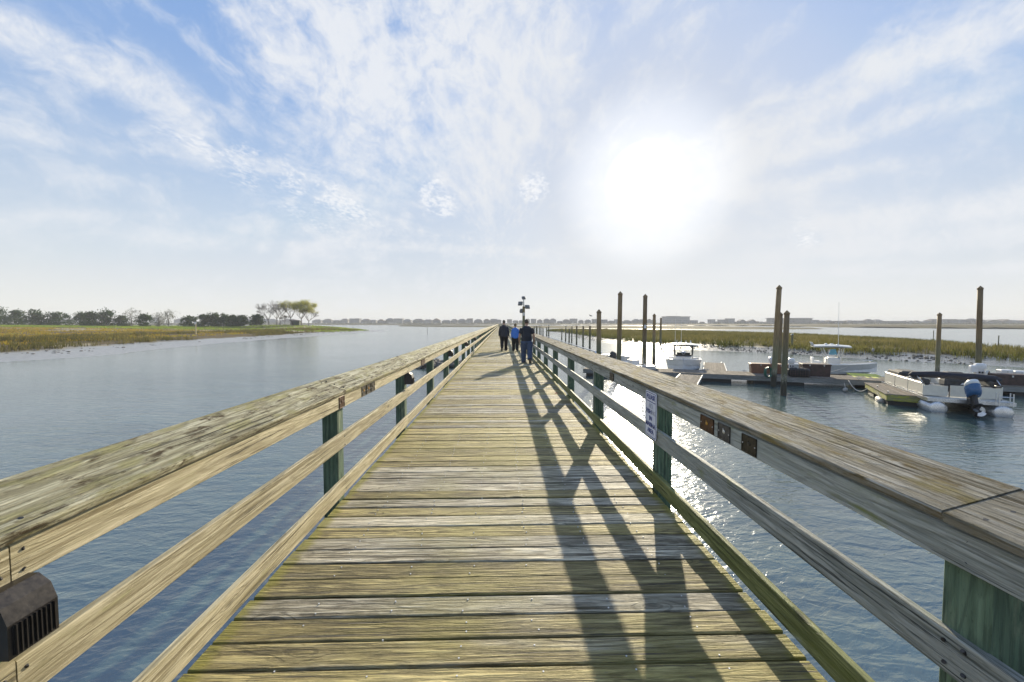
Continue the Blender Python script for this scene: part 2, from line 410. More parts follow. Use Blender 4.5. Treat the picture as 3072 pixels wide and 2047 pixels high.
for k in range(37):
    yy = -1.2+4.98*k
    mb = MB(); mb.box((0, yy, DZ-.04-.25-.14), (3.3, .15, .27), axis=0, ch=.01); mb.build('cross_beam', M['beam'], pier)
    for x in (-1.25, 1.25):
        mb = MB(); mb.tube([(x, yy+.24, -1.5), (x, yy+.24, DZ-.33)], .15, 12); mb.build('pile', M['beam'], pier)
mb = MB(); y = YA+.08
while y < 34:
    for x in (-1.08, -.62, -.21, .18, .63, 1.07):
        for q in ((-.045, .045) if random.random() < .75 else (0,)):
            if random.random() < .1: continue
            c = (x+random.uniform(-.02, .02), y+q+random.uniform(-.01, .01), DZ+.0038)
            mb.tube([c, (c[0], c[1], c[2]-.01)], .0046, 6)
    y += .168
tag(mb.build('screw_heads', M['screw'], pier), kind='stuff')
# low gate closing the far end
mb = MB()
for z in (.2, .6, 1.0): mb.box((0, YB-.2, DZ+z), (3.1, .05, .16), axis=0)
for x in (-1.4, 0, 1.4): mb.box((x, YB-.1, DZ+.55), (.14, .14, 1.1), axis=2)
mb.build('end_barrier', M['post'], pier)

def railing(s, y0, label, mats, ang, capw, sp=2.53, joff=0.0):
    root = thing('pier_railing', label, 'railing', (s*1.5, 0, DZ))
    o = lambda x, yy, z: (s*x-s*1.5, yy, z)      # local
    ks = list(range(-2, 69)); ys = [y0+sp*k+.07 for k in ks]
    rr = [random.random() for _ in ks]
    for i, yy in enumerate(ys):
        mb = MB(); j = random.uniform(-.006, .006)
        mb.bar(o(1.583+j, yy, -.62), o(1.583+j+random.uniform(-.004, .004), yy, .985), .138, .138, .006, up=(0, 1, 0), rnd=rr[i])
        mb.build('post', mats[3], root)
    jit = lambda: random.uniform(-.005, .005)
    for nm, z0, z1, mt in (('top_rail', .868, .988, mats[0]), ('middle_rail', .487, .627, mats[0]), ('bottom_rail', .060, .198, mats[1])):
        mb = MB(); i = 0
        e = jit()
        while i < len(ys)-1:
            n = min(2, len(ys)-1-i)
            if z0 > .4 and i == 0 and s > 0: n = 1
            f = jit()
            ya, yb = ys[i]+.002, ys[i+n]-.002
            bz, bx = random.uniform(-.005, .005), random.uniform(-.006, .006)
            mb.sect(o(1.494, ya, (z0+z1)/2+e), o(1.494, yb, (z0+z1)/2+f), rectp(.038, z1-z0+random.uniform(-.003, .003), .004), (1, 0, 0), (0, 0, 1), segs=4,
                    bend=lambda tt, bz=bz, bx=bx: (bx*math.sin(math.pi*tt), 0, bz*math.sin(math.pi*tt)))
            e = f+random.uniform(-.003, .003); i += n
        mb.build(nm, mt, root)
    mb = MB(); i = 0; e = jit()
    ca, sa = math.cos(ang), math.sin(ang)
    while i < len(ys)-1:
        n = min(2, len(ys)-1-i)
        if i == 0 and s < 0: n = 1
        f = jit(); ya, yb = ys[i]+.0025+joff, ys[i+n]-.0025+joff
        c0 = Vector(o(1.45+ca*capw/2, ya, 1.03+sa*capw/2-.019)); c1 = Vector(o(1.45+ca*capw/2, yb, 1.03+sa*capw/2-.019))
        c0.z += e; c1.z += f; c0.x += jit(); c1.x += jit()
        bz, bx = random.uniform(-.007, .007), random.uniform(-.01, .01)
        mb.sect(c0, c1, rectp(capw, .038, .006), (s*ca, 0, sa), (-s*sa, 0, ca), segs=6,
                bend=lambda tt, bz=bz, bx=bx: (bx*math.sin(math.pi*tt), 0, bz*math.sin(math.pi*tt)))
        e = f+random.uniform(-.004, .004); i += n
    mb.build('cap_rail', mats[2], root)
    mb = MB()
    for i, yy in enumerate(ys[:16]):
        for z in (.90, .96, .52, .595, .10, .16):
            for q in ((-.03, .03) if i % 2 == 0 else (.0,)):
                x = 1.4735+random.uniform(-.0005, .0005)
                mb.tube([o(x, yy+q+random.uniform(-.008, .008), z+random.uniform(-.01, .01)), o(x+.01, yy+q, z)], .0065, 8)
        for q in (-.05, .05):
            for a in (.05, .14, .22):
                p = Vector(o(1.45+ca*a, yy+q, 1.03+sa*a)); nrm = Vector((-s*sa, 0, ca))
                mb.tube([p+nrm*.0035, p-nrm*.02], .0065, 8)
    tag(mb.build('nail_heads', M['black_metal'], root), kind='stuff')
    return root, ys
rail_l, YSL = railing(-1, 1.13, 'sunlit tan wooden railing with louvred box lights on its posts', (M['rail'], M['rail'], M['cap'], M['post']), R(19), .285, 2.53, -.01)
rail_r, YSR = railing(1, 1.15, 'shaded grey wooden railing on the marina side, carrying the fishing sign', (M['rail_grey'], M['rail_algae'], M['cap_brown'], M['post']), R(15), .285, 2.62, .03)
# ================================================================== marina
DKZ = .50
m, t, b = material('marine_piling_wood'); M['piling'] = m
g = t.new('ShaderNodeTexCoord').outputs['Object']; gv = t.attr('gv', 1); rnd = t.attr('rnd', 2)
z = t.sep(g)[2]
n1 = t.noise(t.vm('MULTIPLY', gv, (1.2, 14, 14)), 1, 5, .65)
zz = t.m('ADD', z, t.m('MULTIPLY', t.m('SUBTRACT', n1, .5), .7))
c = t.mix(t.ss(n1, .3, .7), (.20, .13, .06), (.38, .26, .13))
c = t.mix(t.m('MULTIPLY', t.ss(zz, 1.6, 3.4, 1, 0), .8), c, t.mix(n1, (.09, .115, .065), (.20, .22, .13)))
tn = t.m('ADD', .58, t.m('MULTIPLY', t.m('FRACT', t.m('MULTIPLY', rnd, 5.7)), .36)); c = t.mix(1.0, c, t.comb(tn, tn, t.m('MULTIPLY', tn, .96)), 'MULTIPLY')
c = t.mix(t.m('MULTIPLY', t.ss(zz, .95, 1.15, 1, 0), t.ss(t.noise(gv, 30, 3, .6), .45, .6)), c, (.30, .29, .25))
c = t.mix(t.ss(zz, .55, .95, 1, 0), c, (.035, .032, .02))
t.put(b.inputs['Base Color'], c); b.inputs['Roughness'].default_value = .7
t.put(b.inputs['Normal'], t.bump(n1, .8, .02))
M['gel'] = plain('white_gelcoat', (.72, .72, .70), .25, var=.06)
M['gel_grey'] = plain('grey_gelcoat', (.50, .51, .50), .35, var=.08)
M['white'] = plain('white_plastic', (.74, .74, .73), .4, var=.07)
M['dirty_white'] = plain('dirty_fender', (.42, .39, .35), .6, var=.35, scale=5)
M['beige'] = plain('beige_panel', (.70, .66, .55), .35, var=.06)
M['alu'] = plain('brushed_aluminium', (.62, .63, .64), .3, .85)
M['navy'] = plain('navy_canvas', (.018, .020, .032), .75, var=.3, bump=.01)
M['canvas'] = plain('charcoal_canvas', (.06, .06, .058), .8, var=.3, bump=.01)
M['black'] = plain('black_rubber', (.02, .02, .021), .55)
M['blue_motor'] = plain('blue_motor_cowl', (.03, .11, .25), .25, var=.1)
M['glass'] = plain('tinted_acrylic', (.05, .06, .05), .1)
M['box_brown'] = plain('brown_dock_box', (.20, .095, .055), .6, var=.25, bump=.01)
M['box_dark'] = plain('dark_dock_box', (.07, .042, .036), .65, var=.3, bump=.015)
M['hose'] = plain('green_hose', (.02, .11, .075), .4)
M['rope'] = plain('white_rope', (.62, .58, .50), .8)
M['float'] = plain('black_dock_float', (.022, .02, .018), .6)
M['tarp'] = plain('light_blue_cover', (.12, .38, .62), .6)
M['decking'] = wood('grey_dock_decking', (.30, .265, .22), (.22, .19, .155), (.13, .11, .09), tint=.3, knots=False, rough=.9, spec=.08)
M['fascia'] = wood('grey_dock_fascia', (.30, .31, .30), (.18, .19, .18), (.10, .10, .09), tint=.3, knots=False)
M['fascia_algae'] = wood('algae_dock_fascia', (.34, .33, .20), (.20, .20, .09), (.10, .10, .04), patch=(.42, .42, .04), pat=(.42, .58), tint=.3, knots=False)

def piling(base, top, r, label, capped=True, name='mooring_piling', group='wooden mooring pilings of the marina'):
    base = Vector(base); top = Vector(top)
    r *= math.cos(math.atan2(base.x, base.y))
    root = thing(name, label, 'piling', (base.x, base.y, 0), group=group)
    d = top-base; ht = r*1.5 if capped else .0
    s0 = d*(-1.2/d.z); s1 = d*((d.z-ht)/d.z)
    mb = MB(); mb.tube([s0+(s1-s0)*k/5 for k in range(6)], [r*(1.06-.02*k) for k in range(6)], 16)
    mb.build('shaft', M['piling'], root, smooth=True)
    if capped:
        mb = MB(); p = s1; mb.tube([p-Vector((0, 0, .03)), p+Vector((0, 0, .05)), p+Vector((0, 0, ht))], [r*1.06, r*1.09, .01], 16)
        mb.build('pointed_cap', M['piling'], root)
    return root
def ptop(px, py, base): return D(px, py, base.y)
PL = [  # px top, y top, base px, distance, radius, label
    (1797, 928, 1796, 27, .165, 'shorter pointed piling just over the pier rail, nearest to the people'),
    (1861, 874, 1856, 28, .165, 'tall pointed piling left of the white T-top boat, the one further from it'),
    (1936, 882, 1932, 29.5, .165, 'tall pointed piling with a small white notice, beside the white boat'),
    (1963, 941, 1961, 34, .14, 'slim shorter pointed piling between the noticed piling and the white boat'),
    (2819, 938, 2813, 24.5, .165, 'lone pointed piling standing behind the pontoon boat'),
    (2941, 858, 2937, 21.6, .19, 'thickest tall pointed piling rising behind the white power pedestal'),
    (2342, 937, 2338, 25.4, .15, 'piling mostly hidden behind the tall twin piling at the brown dock box')]
for px, py, bx, Y, r, lab in PL:
    bs = D(bx, 1100, Y); piling((bs.x, bs.y, 0), D(px, py, Y), r, lab)
bs = G(2320, 1160); piling(bs, ptop(2338, 855, bs), .17, 'tallest leaning piling in front of the brown dock box and green hose')
bs = G(2350, 1187); piling(bs, ptop(2361, 931, bs), .16, 'dark shorter piling standing in the water right beside the tallest leaning one')
bs = D(1981, 1040, 61); piling((bs.x, bs.y, 0), D(1983, 954, 61), .16, 'flat-topped dark piling in open water near the marsh bank', False)
bs = D(1933, 1000, 29.3)
o = thing('notice', 'small white paper notice fixed to a tall piling by the white boat', 'sign', D(1933, 980, 29.28))
MB().box((0, -.18, 0), (.17, .012, .25)).build('sign_panel', M['white'], o)
row = [(1686, 985, 89), (1697.5, 983, 78), (1708, 987, 66), (1716, 978.6, 76), (1730.4, 977.8, 61), (1750, 978.6, 52), (1770, 978.6, 48.5)]
nm = ['farthest from the white boat', 'with a bird resting on it', 'the shortest and slightly leaning', 'thin, between the leaning and thicker ones', 'in the middle, standing a little taller', 'second nearest to the pointed piling', 'nearest to the pointed piling']
for (px, py, Y), l in zip(row, nm):
    bs = D(px-1, 1040, Y); piling((bs.x, bs.y, 0), D(px, py, Y), .125, 'flat-topped post in the row beside the pier, '+l, False, 'mooring_post', 'flat-topped posts in a row beside the pier')
clus = [(1603, 979, 125), (1610, 978, 118), (1618, 981, 112), (1623, 980, 110), (1629, 983, 106), (1640, 982, 101), (1646, 980, 97)]
nm = ['closest to the walking man', 'stout one second from the walking man', 'third from the walking man, bird on top', 'fourth from the walking man, bird on top', 'lower one in the middle of the far cluster', 'second from the open water end of the cluster', 'at the open water end of the cluster, bird on top']
for (px, py, Y), l in zip(clus, nm):
    bs = D(px, 1010, Y); piling((bs.x, bs.y, 0), D(px, py, Y), .16 if px != 1610 else .3, 'far dark post, '+l, False, 'mooring_post', 'far cluster of posts beside the pier')
# resting and flying gulls
M['gull'] = plain('gull_feathers', (.30, .29, .28), .7); M['gull_dark'] = plain('gull_wing', (.13, .13, .13), .7); M['bill'] = plain('gull_bill', (.5, .33, .05), .5)
def gull(p, label, rz=0.0, fly=False):
    root = thing('gull', label, 'bird', p, rz, 'gulls at the marina')
    mb = MB(); zb = .0 if fly else .19
    mb.tube([(-.24, 0, zb-.03), (-.12, 0, zb), (.0, 0, zb+.02), (.10, 0, zb+.06), (.14, 0, zb+.13), (.17, 0, zb+.17), (.215, 0, zb+.165)], [.02, .06, .085, .075, .045, .048, .018], 10)
    if not fly:
        for s in (-1, 1): mb.tube([(0, s*.03, zb-.05), (.01, s*.03, 0)], .008, 5)
    mb.build('body', M['gull'], root, smooth=True)
    for s in (-1, 1):
        mb = MB()
        if fly: mb.loft([[(.08, s*.05, .03), (-.08, s*.05, .03), (-.08, s*.05, .015)], [(.10, s*.30, .13), (-.05, s*.30, .12), (-.05, s*.30, .11)], [(-.02, s*.62, .06), (-.06, s*.62, .06), (-.06, s*.62, .055)]])
        else: mb.loft([[(.09, s*.07, zb+.06), (.07, s*.085, zb-.01), (.09, s*.06, zb)], [(-.1, s*.085, zb+.04), (-.1, s*.085, zb-.02), (-.1, s*.06, zb)], [(-.30, s*.02, zb-.03), (-.30, s*.02, zb-.04), (-.29, s*.01, zb-.035)]])
        mb.build('wing', M['gull_dark'], root)
    MB().tube([(.21, 0, zb+.165), (.27, 0, zb+.15)], [.014, .003], 6).build('bill', M['bill'], root)
for px, py, Y, l, rz in ((1697.5, 983, 78, 'grey gull resting on a post in the nearer row', .4), (1618, 981, 112, 'gull on the far post third from the walking man', 2.6), (1623, 980, 110, 'gull on the far post fourth from the walking man', .2), (1646, 980, 97, 'gull on the far post at the open water end', 2.2)):
    gull(D(px, py, Y)+Vector((0, 0, .01)), l, rz)
gull(D(1772, 948, 55), 'small gull in flight above the far houses', 2.9, True)

# ---------------------------------------------------------------- floating docks
def dock(label, P, u, L, wd, fas='fascia', across=True, floats=None, cleats=(), name='floating_dock', edge=False):
    """deck rectangle from corner P along u (length) and its left normal (width)"""
    u = Vector((u[0], u[1], 0)).normalized(); a = math.atan2(u.y, u.x)
    root = thing(name, label, 'dock', (P[0], P[1], 0), a, 'floating docks of the marina')
    mb = MB(); w = .14
    if across:
        k = 0
        while k*(w+.006) < L-.02:
            mb.box((k*(w+.006)+w/2, wd/2, DKZ-.0125), (w, wd, .025+random.uniform(-.002, .002)), axis=1, ch=.004); k += 1
    else:
        k = 0
        while k*(w+.006) < wd-.02:
            mb.box((L/2, k*(w+.006)+w/2, DKZ-.0125), (L, w, .025+random.uniform(-.002, .002)), axis=0, ch=.004); k += 1
    mb.build('decking', M['decking'], root)
    for c, s, ax in (((L/2, .02, DKZ-.165), (L, .045, .27), 0), ((L/2, wd-.02, DKZ-.165), (L, .045, .27), 0), ((.02, wd/2, DKZ-.165), (.045, wd-.1, .27), 1), ((L-.02, wd/2, DKZ-.165), (.045, wd-.1, .27), 1)):
        MB().box(c, s, axis=ax, ch=.005).build('fascia', M[fas], root)
    if edge:
        for yy in (-.03, wd+.03): MB().box((L/2, yy, DKZ-.02), (L, .05, .10), axis=0, ch=.008).build('edge_rail', M['gel_grey'], root)
    for x0, x1 in (floats or [(L*.08, L*.92)]):
        MB().box(((x0+x1)/2, wd/2, .02), (x1-x0, wd-.14, .40), ch=.03).build('float', M['float'], root)
    for x, yy in cleats:
        mb = MB(); mb.tube([(x-.14, yy, DKZ+.07), (x-.09, yy, DKZ+.085), (x+.09, yy, DKZ+.085), (x+.14, yy, DKZ+.07)], .016, 8)
        for s in (-.04, .04): mb.tube([(x+s, yy, DKZ-.002), (x+s, yy, DKZ+.085)], .014, 8)
        mb.build('cleat', M['steel'], root)
    return root
UX = Vector((7.75, -3.1, 0)).normalized(); NX = Vector((-UX.y, UX.x, 0))
MP = Vector((12.45, 24.9, 0))-UX*7.3
dock('long main floating dock carrying the brown boxes and pedestals', MP, UX, 29, 2.15, floats=[(.2, 3.2), (4.2, 5.6), (7.4, 9.2), (10.4, 13.0), (17.2, 20.5), (22, 25), (26, 28.5)], cleats=[(8.0, 1.98), (7.5, .15), (10.2, 1.98), (15.6, .16), (20.5, .2)])
A = G(2031, 1136, DKZ); B = G(2093, 1149, DKZ); C = G(2106, 1126, DKZ)
dv = (B-C).normalized(); dv = Vector((dv.x, dv.y, 0)).normalized()
CL = C+Vector((UX.x, UX.y, 0))*.02
dock('short white-edged dock section running from the main dock towards the pier', Vector((CL.x, CL.y, 0))+dv*.05, dv, 5.6, 1.25, across=False, edge=True) if False else None
st = Vector((C.x, C.y, 0))+dv*4.6
q = Vector((-dv.y, dv.x, 0))
dock('short white-edged dock section running from the main dock towards the pier', st-q*0, -dv, 4.5, 1.2, across=False, edge=True)
a0 = G(2111, 1113, DKZ); a1 = G(2114, 1089, DKZ); fd = Vector((a1.x-a0.x, a1.y-a0.y, 0)).normalized(); fr = Vector((fd.y, -fd.x, 0))
dock('bare finger dock with white edges beside the white T-top boat', Vector((a0.x, a0.y, 0))+fd*.45+fr*1.35, fd, 6.0, 1.35, across=False, edge=True, cleats=[(5.6, .15), (5.6, 1.2)])
f0 = G(2660, 1182, DKZ); FD = Vector((.54, .842, 0)).normalized(); FR = Vector((FD.y, -FD.x, 0))
FO = Vector((f0.x, f0.y, 0))+FR*1.4
fin = dock('finger dock with yellow-green algae fascia beside the pontoon boat', FO, FD, 4.05, 1.4, fas='fascia_algae', across=False, floats=[(.1, 1.5), (2.6, 3.8)], cleats=[(.35, 1.28), (2.2, 1.28), (.3, .12), (2.6, .12)])
bk = FO+FD*6.55
dock('short finger dock behind the main dock, by the second white boat', bk, FD, 2.4, 1.4, fas='fascia_algae', across=False, floats=[(.4, 2.2)])
def ondock(px, py): p = G(px, py, DKZ); return Vector((p.x, p.y, DKZ))
AN = math.atan2(UX.y, UX.x)
# ---------------------------------------------------------------- things on the docks
def dock_box(px0, px1, py, depth, h, label, mat, lid=.08):
    p0 = ondock(px0, py); p1 = ondock(px1, py); w = ((p1-p0).dot(UX))
    c = (p0+p1)/2+NX*depth/2
    p = MP+UX*((c-MP).dot(UX))+NX*max(depth/2+.12, min(2.15-depth/2-.05, (c-MP).dot(NX)))
    root = thing('dock_box', label, 'storage box', (p.x, p.y, DKZ), AN, 'storage boxes on the docks')
    mb = MB()
    mb.loft([rect3(w*.96, depth*.94, 0), rect3(w, depth, h-lid)], rnd=.5).build('body', M[mat], root)
    mb = MB(); mb.loft([rect3(w*1.03, depth*1.05, h-lid+.002), rect3(w*1.03, depth*1.05, h-.025), rect3(w*.98, depth*.9, h)]).build('lid', M[mat], root)
    for s in (-.25, .25): MB().box((s*w, -depth*.53, h-lid), (.05, .02, .10)).build('latch', M['steel'], root)
    return root
def rect3(w, d, z, c=.03):
    return [(-w/2+c, -d/2, z), (w/2-c, -d/2, z), (w/2, -d/2+c, z), (w/2, d/2-c, z), (w/2-c, d/2, z), (-w/2+c, d/2, z), (-w/2, d/2-c, z), (-w/2, -d/2+c, z)]
dock_box(2255, 2365, 1121, .75, .62, 'long rust-brown dock box behind the two tall dark pilings', 'box_brown')
dock_box(2412, 2488, 1130, .8, .74, 'large dark brown dock box in front of the second white boat', 'box_dark')
p = ondock(2412, 1137); p = MP+UX*((p-MP).dot(UX))+NX*.38
root = thing('fish_trap', 'dark round-cornered mesh hamper on the dock edge by the large dark box', 'trap', (p.x, p.y, DKZ), AN)
mb = MB(); mb.loft([rect3(.98, .5, 0, .12), rect3(1.12, .58, .15, .14), rect3(1.12, .6, .40, .14), rect3(1.02, .52, .49, .14)]); mb.build('body', M['black'], root, smooth=False)
mb = MB()
for k in range(9):
    x = -.5+k*.125; mb.tube([(x, -.31, .06), (x, -.315, .42)], .012, 5)
for zz in (.12, .22, .32, .42): mb.tube([(-.52, -.312, zz), (.52, -.312, zz)], .01, 5)
mb.build('mesh_bars', M['box_dark'], root)
mb = MB()
for k in range(16): mb.ell((random.uniform(-.42, .42), random.uniform(-.2, .2), .5), (.09, .07, .04), 7, 4)
mb.build('netting', M['canvas'], root)
def pedestal(p, label, rz=0, twin=False):
    root = thing('power_pedestal', label, 'power pedestal', (p.x, p.y, DKZ), rz, 'white power pedestals on the docks')
    w = .36 if twin else .26
    mb = MB(); mb.loft([rect3(w, .24, 0, .04), rect3(w, .24, .74, .04)]); mb.build('column', M['white'], root)
    mb = MB(); mb.loft([rect3(w*1.25, .32, .742, .05), rect3(w*1.30, .34, .90, .06), rect3(w*1.15, .30, .99, .06), rect3(w*.7, .2, 1.03, .05)]); mb.build('head', M['white'], root)
    if twin:
        mb = MB(); mb.loft([rect3(.30, .26, .55, .04), rect3(.30, .26, .86, .04), rect3(.24, .2, .92, .04)])
        mb.v = [(x-.26, y-.02, z) for x, y, z in mb.v]; mb.build('side_box', M['white'], root)
    for s in (-1, 1): MB().box((s*.06, -.135, .55), (.07, .03, .09)).build('socket', M['black'], root)
    return root
def atdock(px, f):      # on the main dock along the sight line of px, f across its width
    d = ray(px, 1110); d = Vector((d.x, d.y)); o = MP+NX*f; uu = Vector((UX.x, UX.y))
    # solve s*d = o + k*u
    det = d.x*(-uu.y)-(-uu.x)*d.y; s = (o.x*(-uu.y)-(-uu.x)*o.y)/det
    return Vector((d.x*s, d.y*s, DKZ))
pedestal(atdock(2373, 1.3), 'slim white power pedestal between the brown and dark dock boxes', AN)
pedestal(atdock(2314, 1.95), 'white power pedestal half hidden behind the tallest leaning piling', AN)
pp = atdock(2938, 1.15)
pedestal(pp, 'bulky white double power pedestal behind the pontoon boat', AN, True)
def coil(c, r, nrm, rad, turns, mat, label, name, cat):
    a, b2, dd = frame(nrm); pts = []
    for k in range(turns*22+1):
        an = 2*math.pi*k/22; rr = r*(1+.10*math.sin(k*1.7)*random.random())
        pts.append(a*rr*math.cos(an)+b2*rr*1.08*math.sin(an)+dd*(k/22*rad*1.3-turns*rad*.65))
    o = MB().tube(pts, rad, 6).build(name, mat, smooth=True); o.location = c
    return tag(o, label, cat)
bs = G(2320, 1160)
coil(Vector((bs.x, bs.y, 0))+Vector((-.34, -.02, .84)), .27, (.35, -1, 0), .020, 6, M['hose'], 'green garden hose coiled against the tallest leaning piling', 'garden_hose', 'hose')
coil(pp+Vector((.10, -.30, .33)), .30, (.5, -1, 0), .018, 4, M['rope'], 'white hose coiled on the double power pedestal', 'coiled_hose', 'hose')
dk = atdock(3030, .75)
def rb(px, f, w, dd, h, label, mat):
    p = atdock(px, f); root = thing('dock_box', label, 'storage box', p, AN, 'storage boxes on the docks')
    mb = MB(); mb.loft([rect3(w*.95, dd*.95, 0), rect3(w, dd, h-.08)]); mb.build('body', M[mat], root)
    mb = MB(); mb.loft([rect3(w*1.03, dd*1.04, h-.078), rect3(w*1.03, dd*1.04, h-.03), rect3(w*.95, dd*.9, h)]); mb.build('lid', M[mat], root)
    MB().box((0, -dd*.54, h-.1), (.06, .02, .09)).build('latch', M['steel'], root)
rb(3024, .62, 1.30, .62, .56, 'black dock box on the main dock past the pontoon boat', 'box_dark')
rb(3014, 1.72, .46, .40, .68, 'white cooler behind the black dock box, nearer the pedestal', 'white')
rb(3058, 1.72, .50, .40, .64, 'white cooler behind the black dock box, farther from the pedestal', 'white')
def rope(pts, r, label, mat=None):
    o = MB().tube(pts, r, 6).build('mooring_rope', mat or M['rope'], smooth=True); return tag(o, label, 'rope', 'mooring ropes')
def sag(a, b, s, n=12): return [Vector(a).lerp(Vector(b), k/n)-Vector((0, 0, s*4*(k/n)*(1-k/n))) for k in range(n+1)]
e0 = G(2546, 1142, DKZ); e1_ = G(2602, 1168, .33)
rope(sag(e0, Vector((e1_.x, e1_.y, .36)), .33), .018, 'white rope hanging in a loop from main dock to algae-stained finger dock')
def fender(p, q, r, label, name='fender'):
    root = thing(name, label, 'fender', p); d = Vector(q)-Vector(p); n = d.normalized()
    MB().tube([n*0, n*.05, n*.14, d-n*.14, d-n*.05, d], [.03, r*.7, r, r, r*.7, .03], 14).build('body', M['dirty_white'], root, smooth=True)
    MB().tube([d*.5+Vector((0, 0, r*.9)), d*.5+Vector((.05, .15, .35))], .012, 5).build('line', M['rope'], root)
fp = FO+FR*.12-FR*1.52
fender(fp+FD*.55+Vector((0, 0, .05)), fp+FD*1.45+Vector((0, 0, .06)), .14, 'dirty white cylinder fender floating against the algae-stained finger dock')
e = G(2532, 1176); fender(e+Vector((0, 0, .05)), e+Vector((.30, .18, .16)), .10, 'small pale buoy floating under the main dock edge', 'buoy')
# ---------------------------------------------------------------- boats (bow towards +x)
def outboard(parent, x, tilt=0.0, cowl='black', s=1.0, top=None):
    """outboard at the transom (x), local; tilt raises the leg backwards"""
    T = Matrix.Rotation(tilt, 3, 'Y')
    piv = Vector((x, 0, .62))
    def tr(mb): mb.v = [tuple(piv+T @ (Vector(p)*s)) for p in mb.v]; return mb
    mb = MB(); mb.loft([[(-.30+a*.27, b*.17, zz) for a, b in OCT] for zz in (.02,)]+[[(-.32+a*.33, b*.20, .14) for a, b in OCT], [(-.33+a*.34, b*.20, .38) for a, b in OCT], [(-.33+a*.29, b*.165, .55) for a, b in OCT], [(-.34+a*.14, b*.08, .61) for a, b in OCT]])
    body = tr(mb).build('outboard_motor', M[cowl], parent, smooth=True)
    mb = MB(); mb.loft([[(-.27+a*.15, b*.09, .03) for a, b in OCT], [(-.27+a*.13, b*.07, -.35) for a, b in OCT], [(-.28+a*.12, b*.05, -.62) for a, b in OCT]])
    mb.box((-.12, 0, -.10), (.22, .22, .30)); mb.loft([[(-.34+a*.26, b*.14, -.40) for a, b in OCT], [(-.34+a*.26, b*.14, -.43) for a, b in OCT]])
    mb.tube([(-.02, 0, -.66), (-.12, 0, -.66), (-.40, 0, -.66), (-.5, 0, -.66)], [.02, .065, .06, .03], 10)
    mb.loft([[(-.14, .01, -.70), (-.32, .01, -.70), (-.32, -.01, -.70), (-.14, -.01, -.70)], [(-.22, .005, -.88), (-.32, .005, -.88), (-.32, -.005, -.88), (-.22, -.005, -.88)]])
    tr(mb).build('drive_leg', M['black'], body)
    mb = MB()
    for k in range(3):
        a = 2*math.pi*k/3+.3; e = Vector((0, math.cos(a), math.sin(a))); f = Vector((.05, -e.z*.06, e.y*.06))
        c0 = Vector((-.47, 0, -.66)); mb.loft([[c0+e*.03+f, c0+e*.03-f, c0+e*.03-f+Vector((.008, 0, 0))], [c0+e*.13+f*1.6, c0+e*.13-f*1.6, c0+e*.13-f*1.6+Vector((.008, 0, 0))], [c0+e*.18+f*.5, c0+e*.18-f*.5, c0+e*.18-f*.5+Vector((.008, 0, 0))]])
    tr(mb).build('propeller', M['alu'], body)
    if top:
        mb = MB(); mb.loft([[(-.33+a*.345, b*.205, .38) for a, b in OCT], [(-.33+a*.30, b*.172, .555) for a, b in OCT], [(-.34+a*.15, b*.085, .617) for a, b in OCT]])
        tr(mb).build('cowl_top', M[top], body, smooth=True)
    return body
OCT = [(math.cos(2*math.pi*k/12), math.sin(2*math.pi*k/12)) for k in range(12)]
def hull(L, B, zs, zb, mat, root, transom=True):
    ST = 12; rings = []
    inner = []
    for k in range(ST+1):
        q = k/ST; x = -L/2+L*q
        hb = B/2*(1-.02*(1-q))*(1-max(0, (q-.45)/.55)**2.6) ; hb = max(hb, .015)
        sh = zs+(zb-zs)*q**1.6
        ch = hb*(.88-.28*max(0, q-.5)); zc = .10+.42*max(0, q-.45)**1.5*1.4
        zk = -.30+.55*max(0, (q-.72)/.28)**2.2
        xx = x
        rings.append([(xx+.0, hb, sh), (xx-.02*q, (hb+ch)/2, (sh+zc)/2), (xx-.22*q*q, ch, zc), (xx-.35*q*q, 0, zk), (xx-.22*q*q, -ch, zc), (xx-.02*q, -(hb+ch)/2, (sh+zc)/2), (xx, -hb, sh)])
        inner.append((x, hb, sh))
    mb = MB(); mb.loft(rings, closed=False)
    n = len(mb.v); mb.f.append(tuple(range(7)))
    mb.build('hull', M[mat], root, smooth=False)
    # gunwale ring
    mb = MB()
    for s in (1, -1):
        mb.loft([[(x, s*(hb+.03), z_-.05), (x, s*(hb+.03), z_+.012), (x, s*max(hb-.16, 0), z_+.03), (x, s*max(hb-.16, 0), z_-.02)] for x, hb, z_ in inner])
    mb.box((-L/2+.09, 0, zs+.0), (.2, B*.96, .06))
    mb.build('gunwale', M['gel'], root)
    mb = MB(); mb.add([(x, s*max(hb-.10, 0), .30) for x, hb, z_ in inner[:-1] for s in (1, -1)], [(2*k, 2*k+1, 2*k+3, 2*k+2) for k in range(ST-1)])
    q0 = [( x, max(hb-.13, 0), z_) for x, hb, z_ in inner]
    for s in (1, -1): mb.loft([[(x, s*hb, z_-.02), (x, s*hb, .29)] for x, hb, z_ in q0], closed=False)
    mb.box((-L/2+.16, 0, (zs+.3)/2), (.05, B*.85, zs-.32))
    mb.build('cockpit_floor', M['white'], root, fix=False)
    return inner
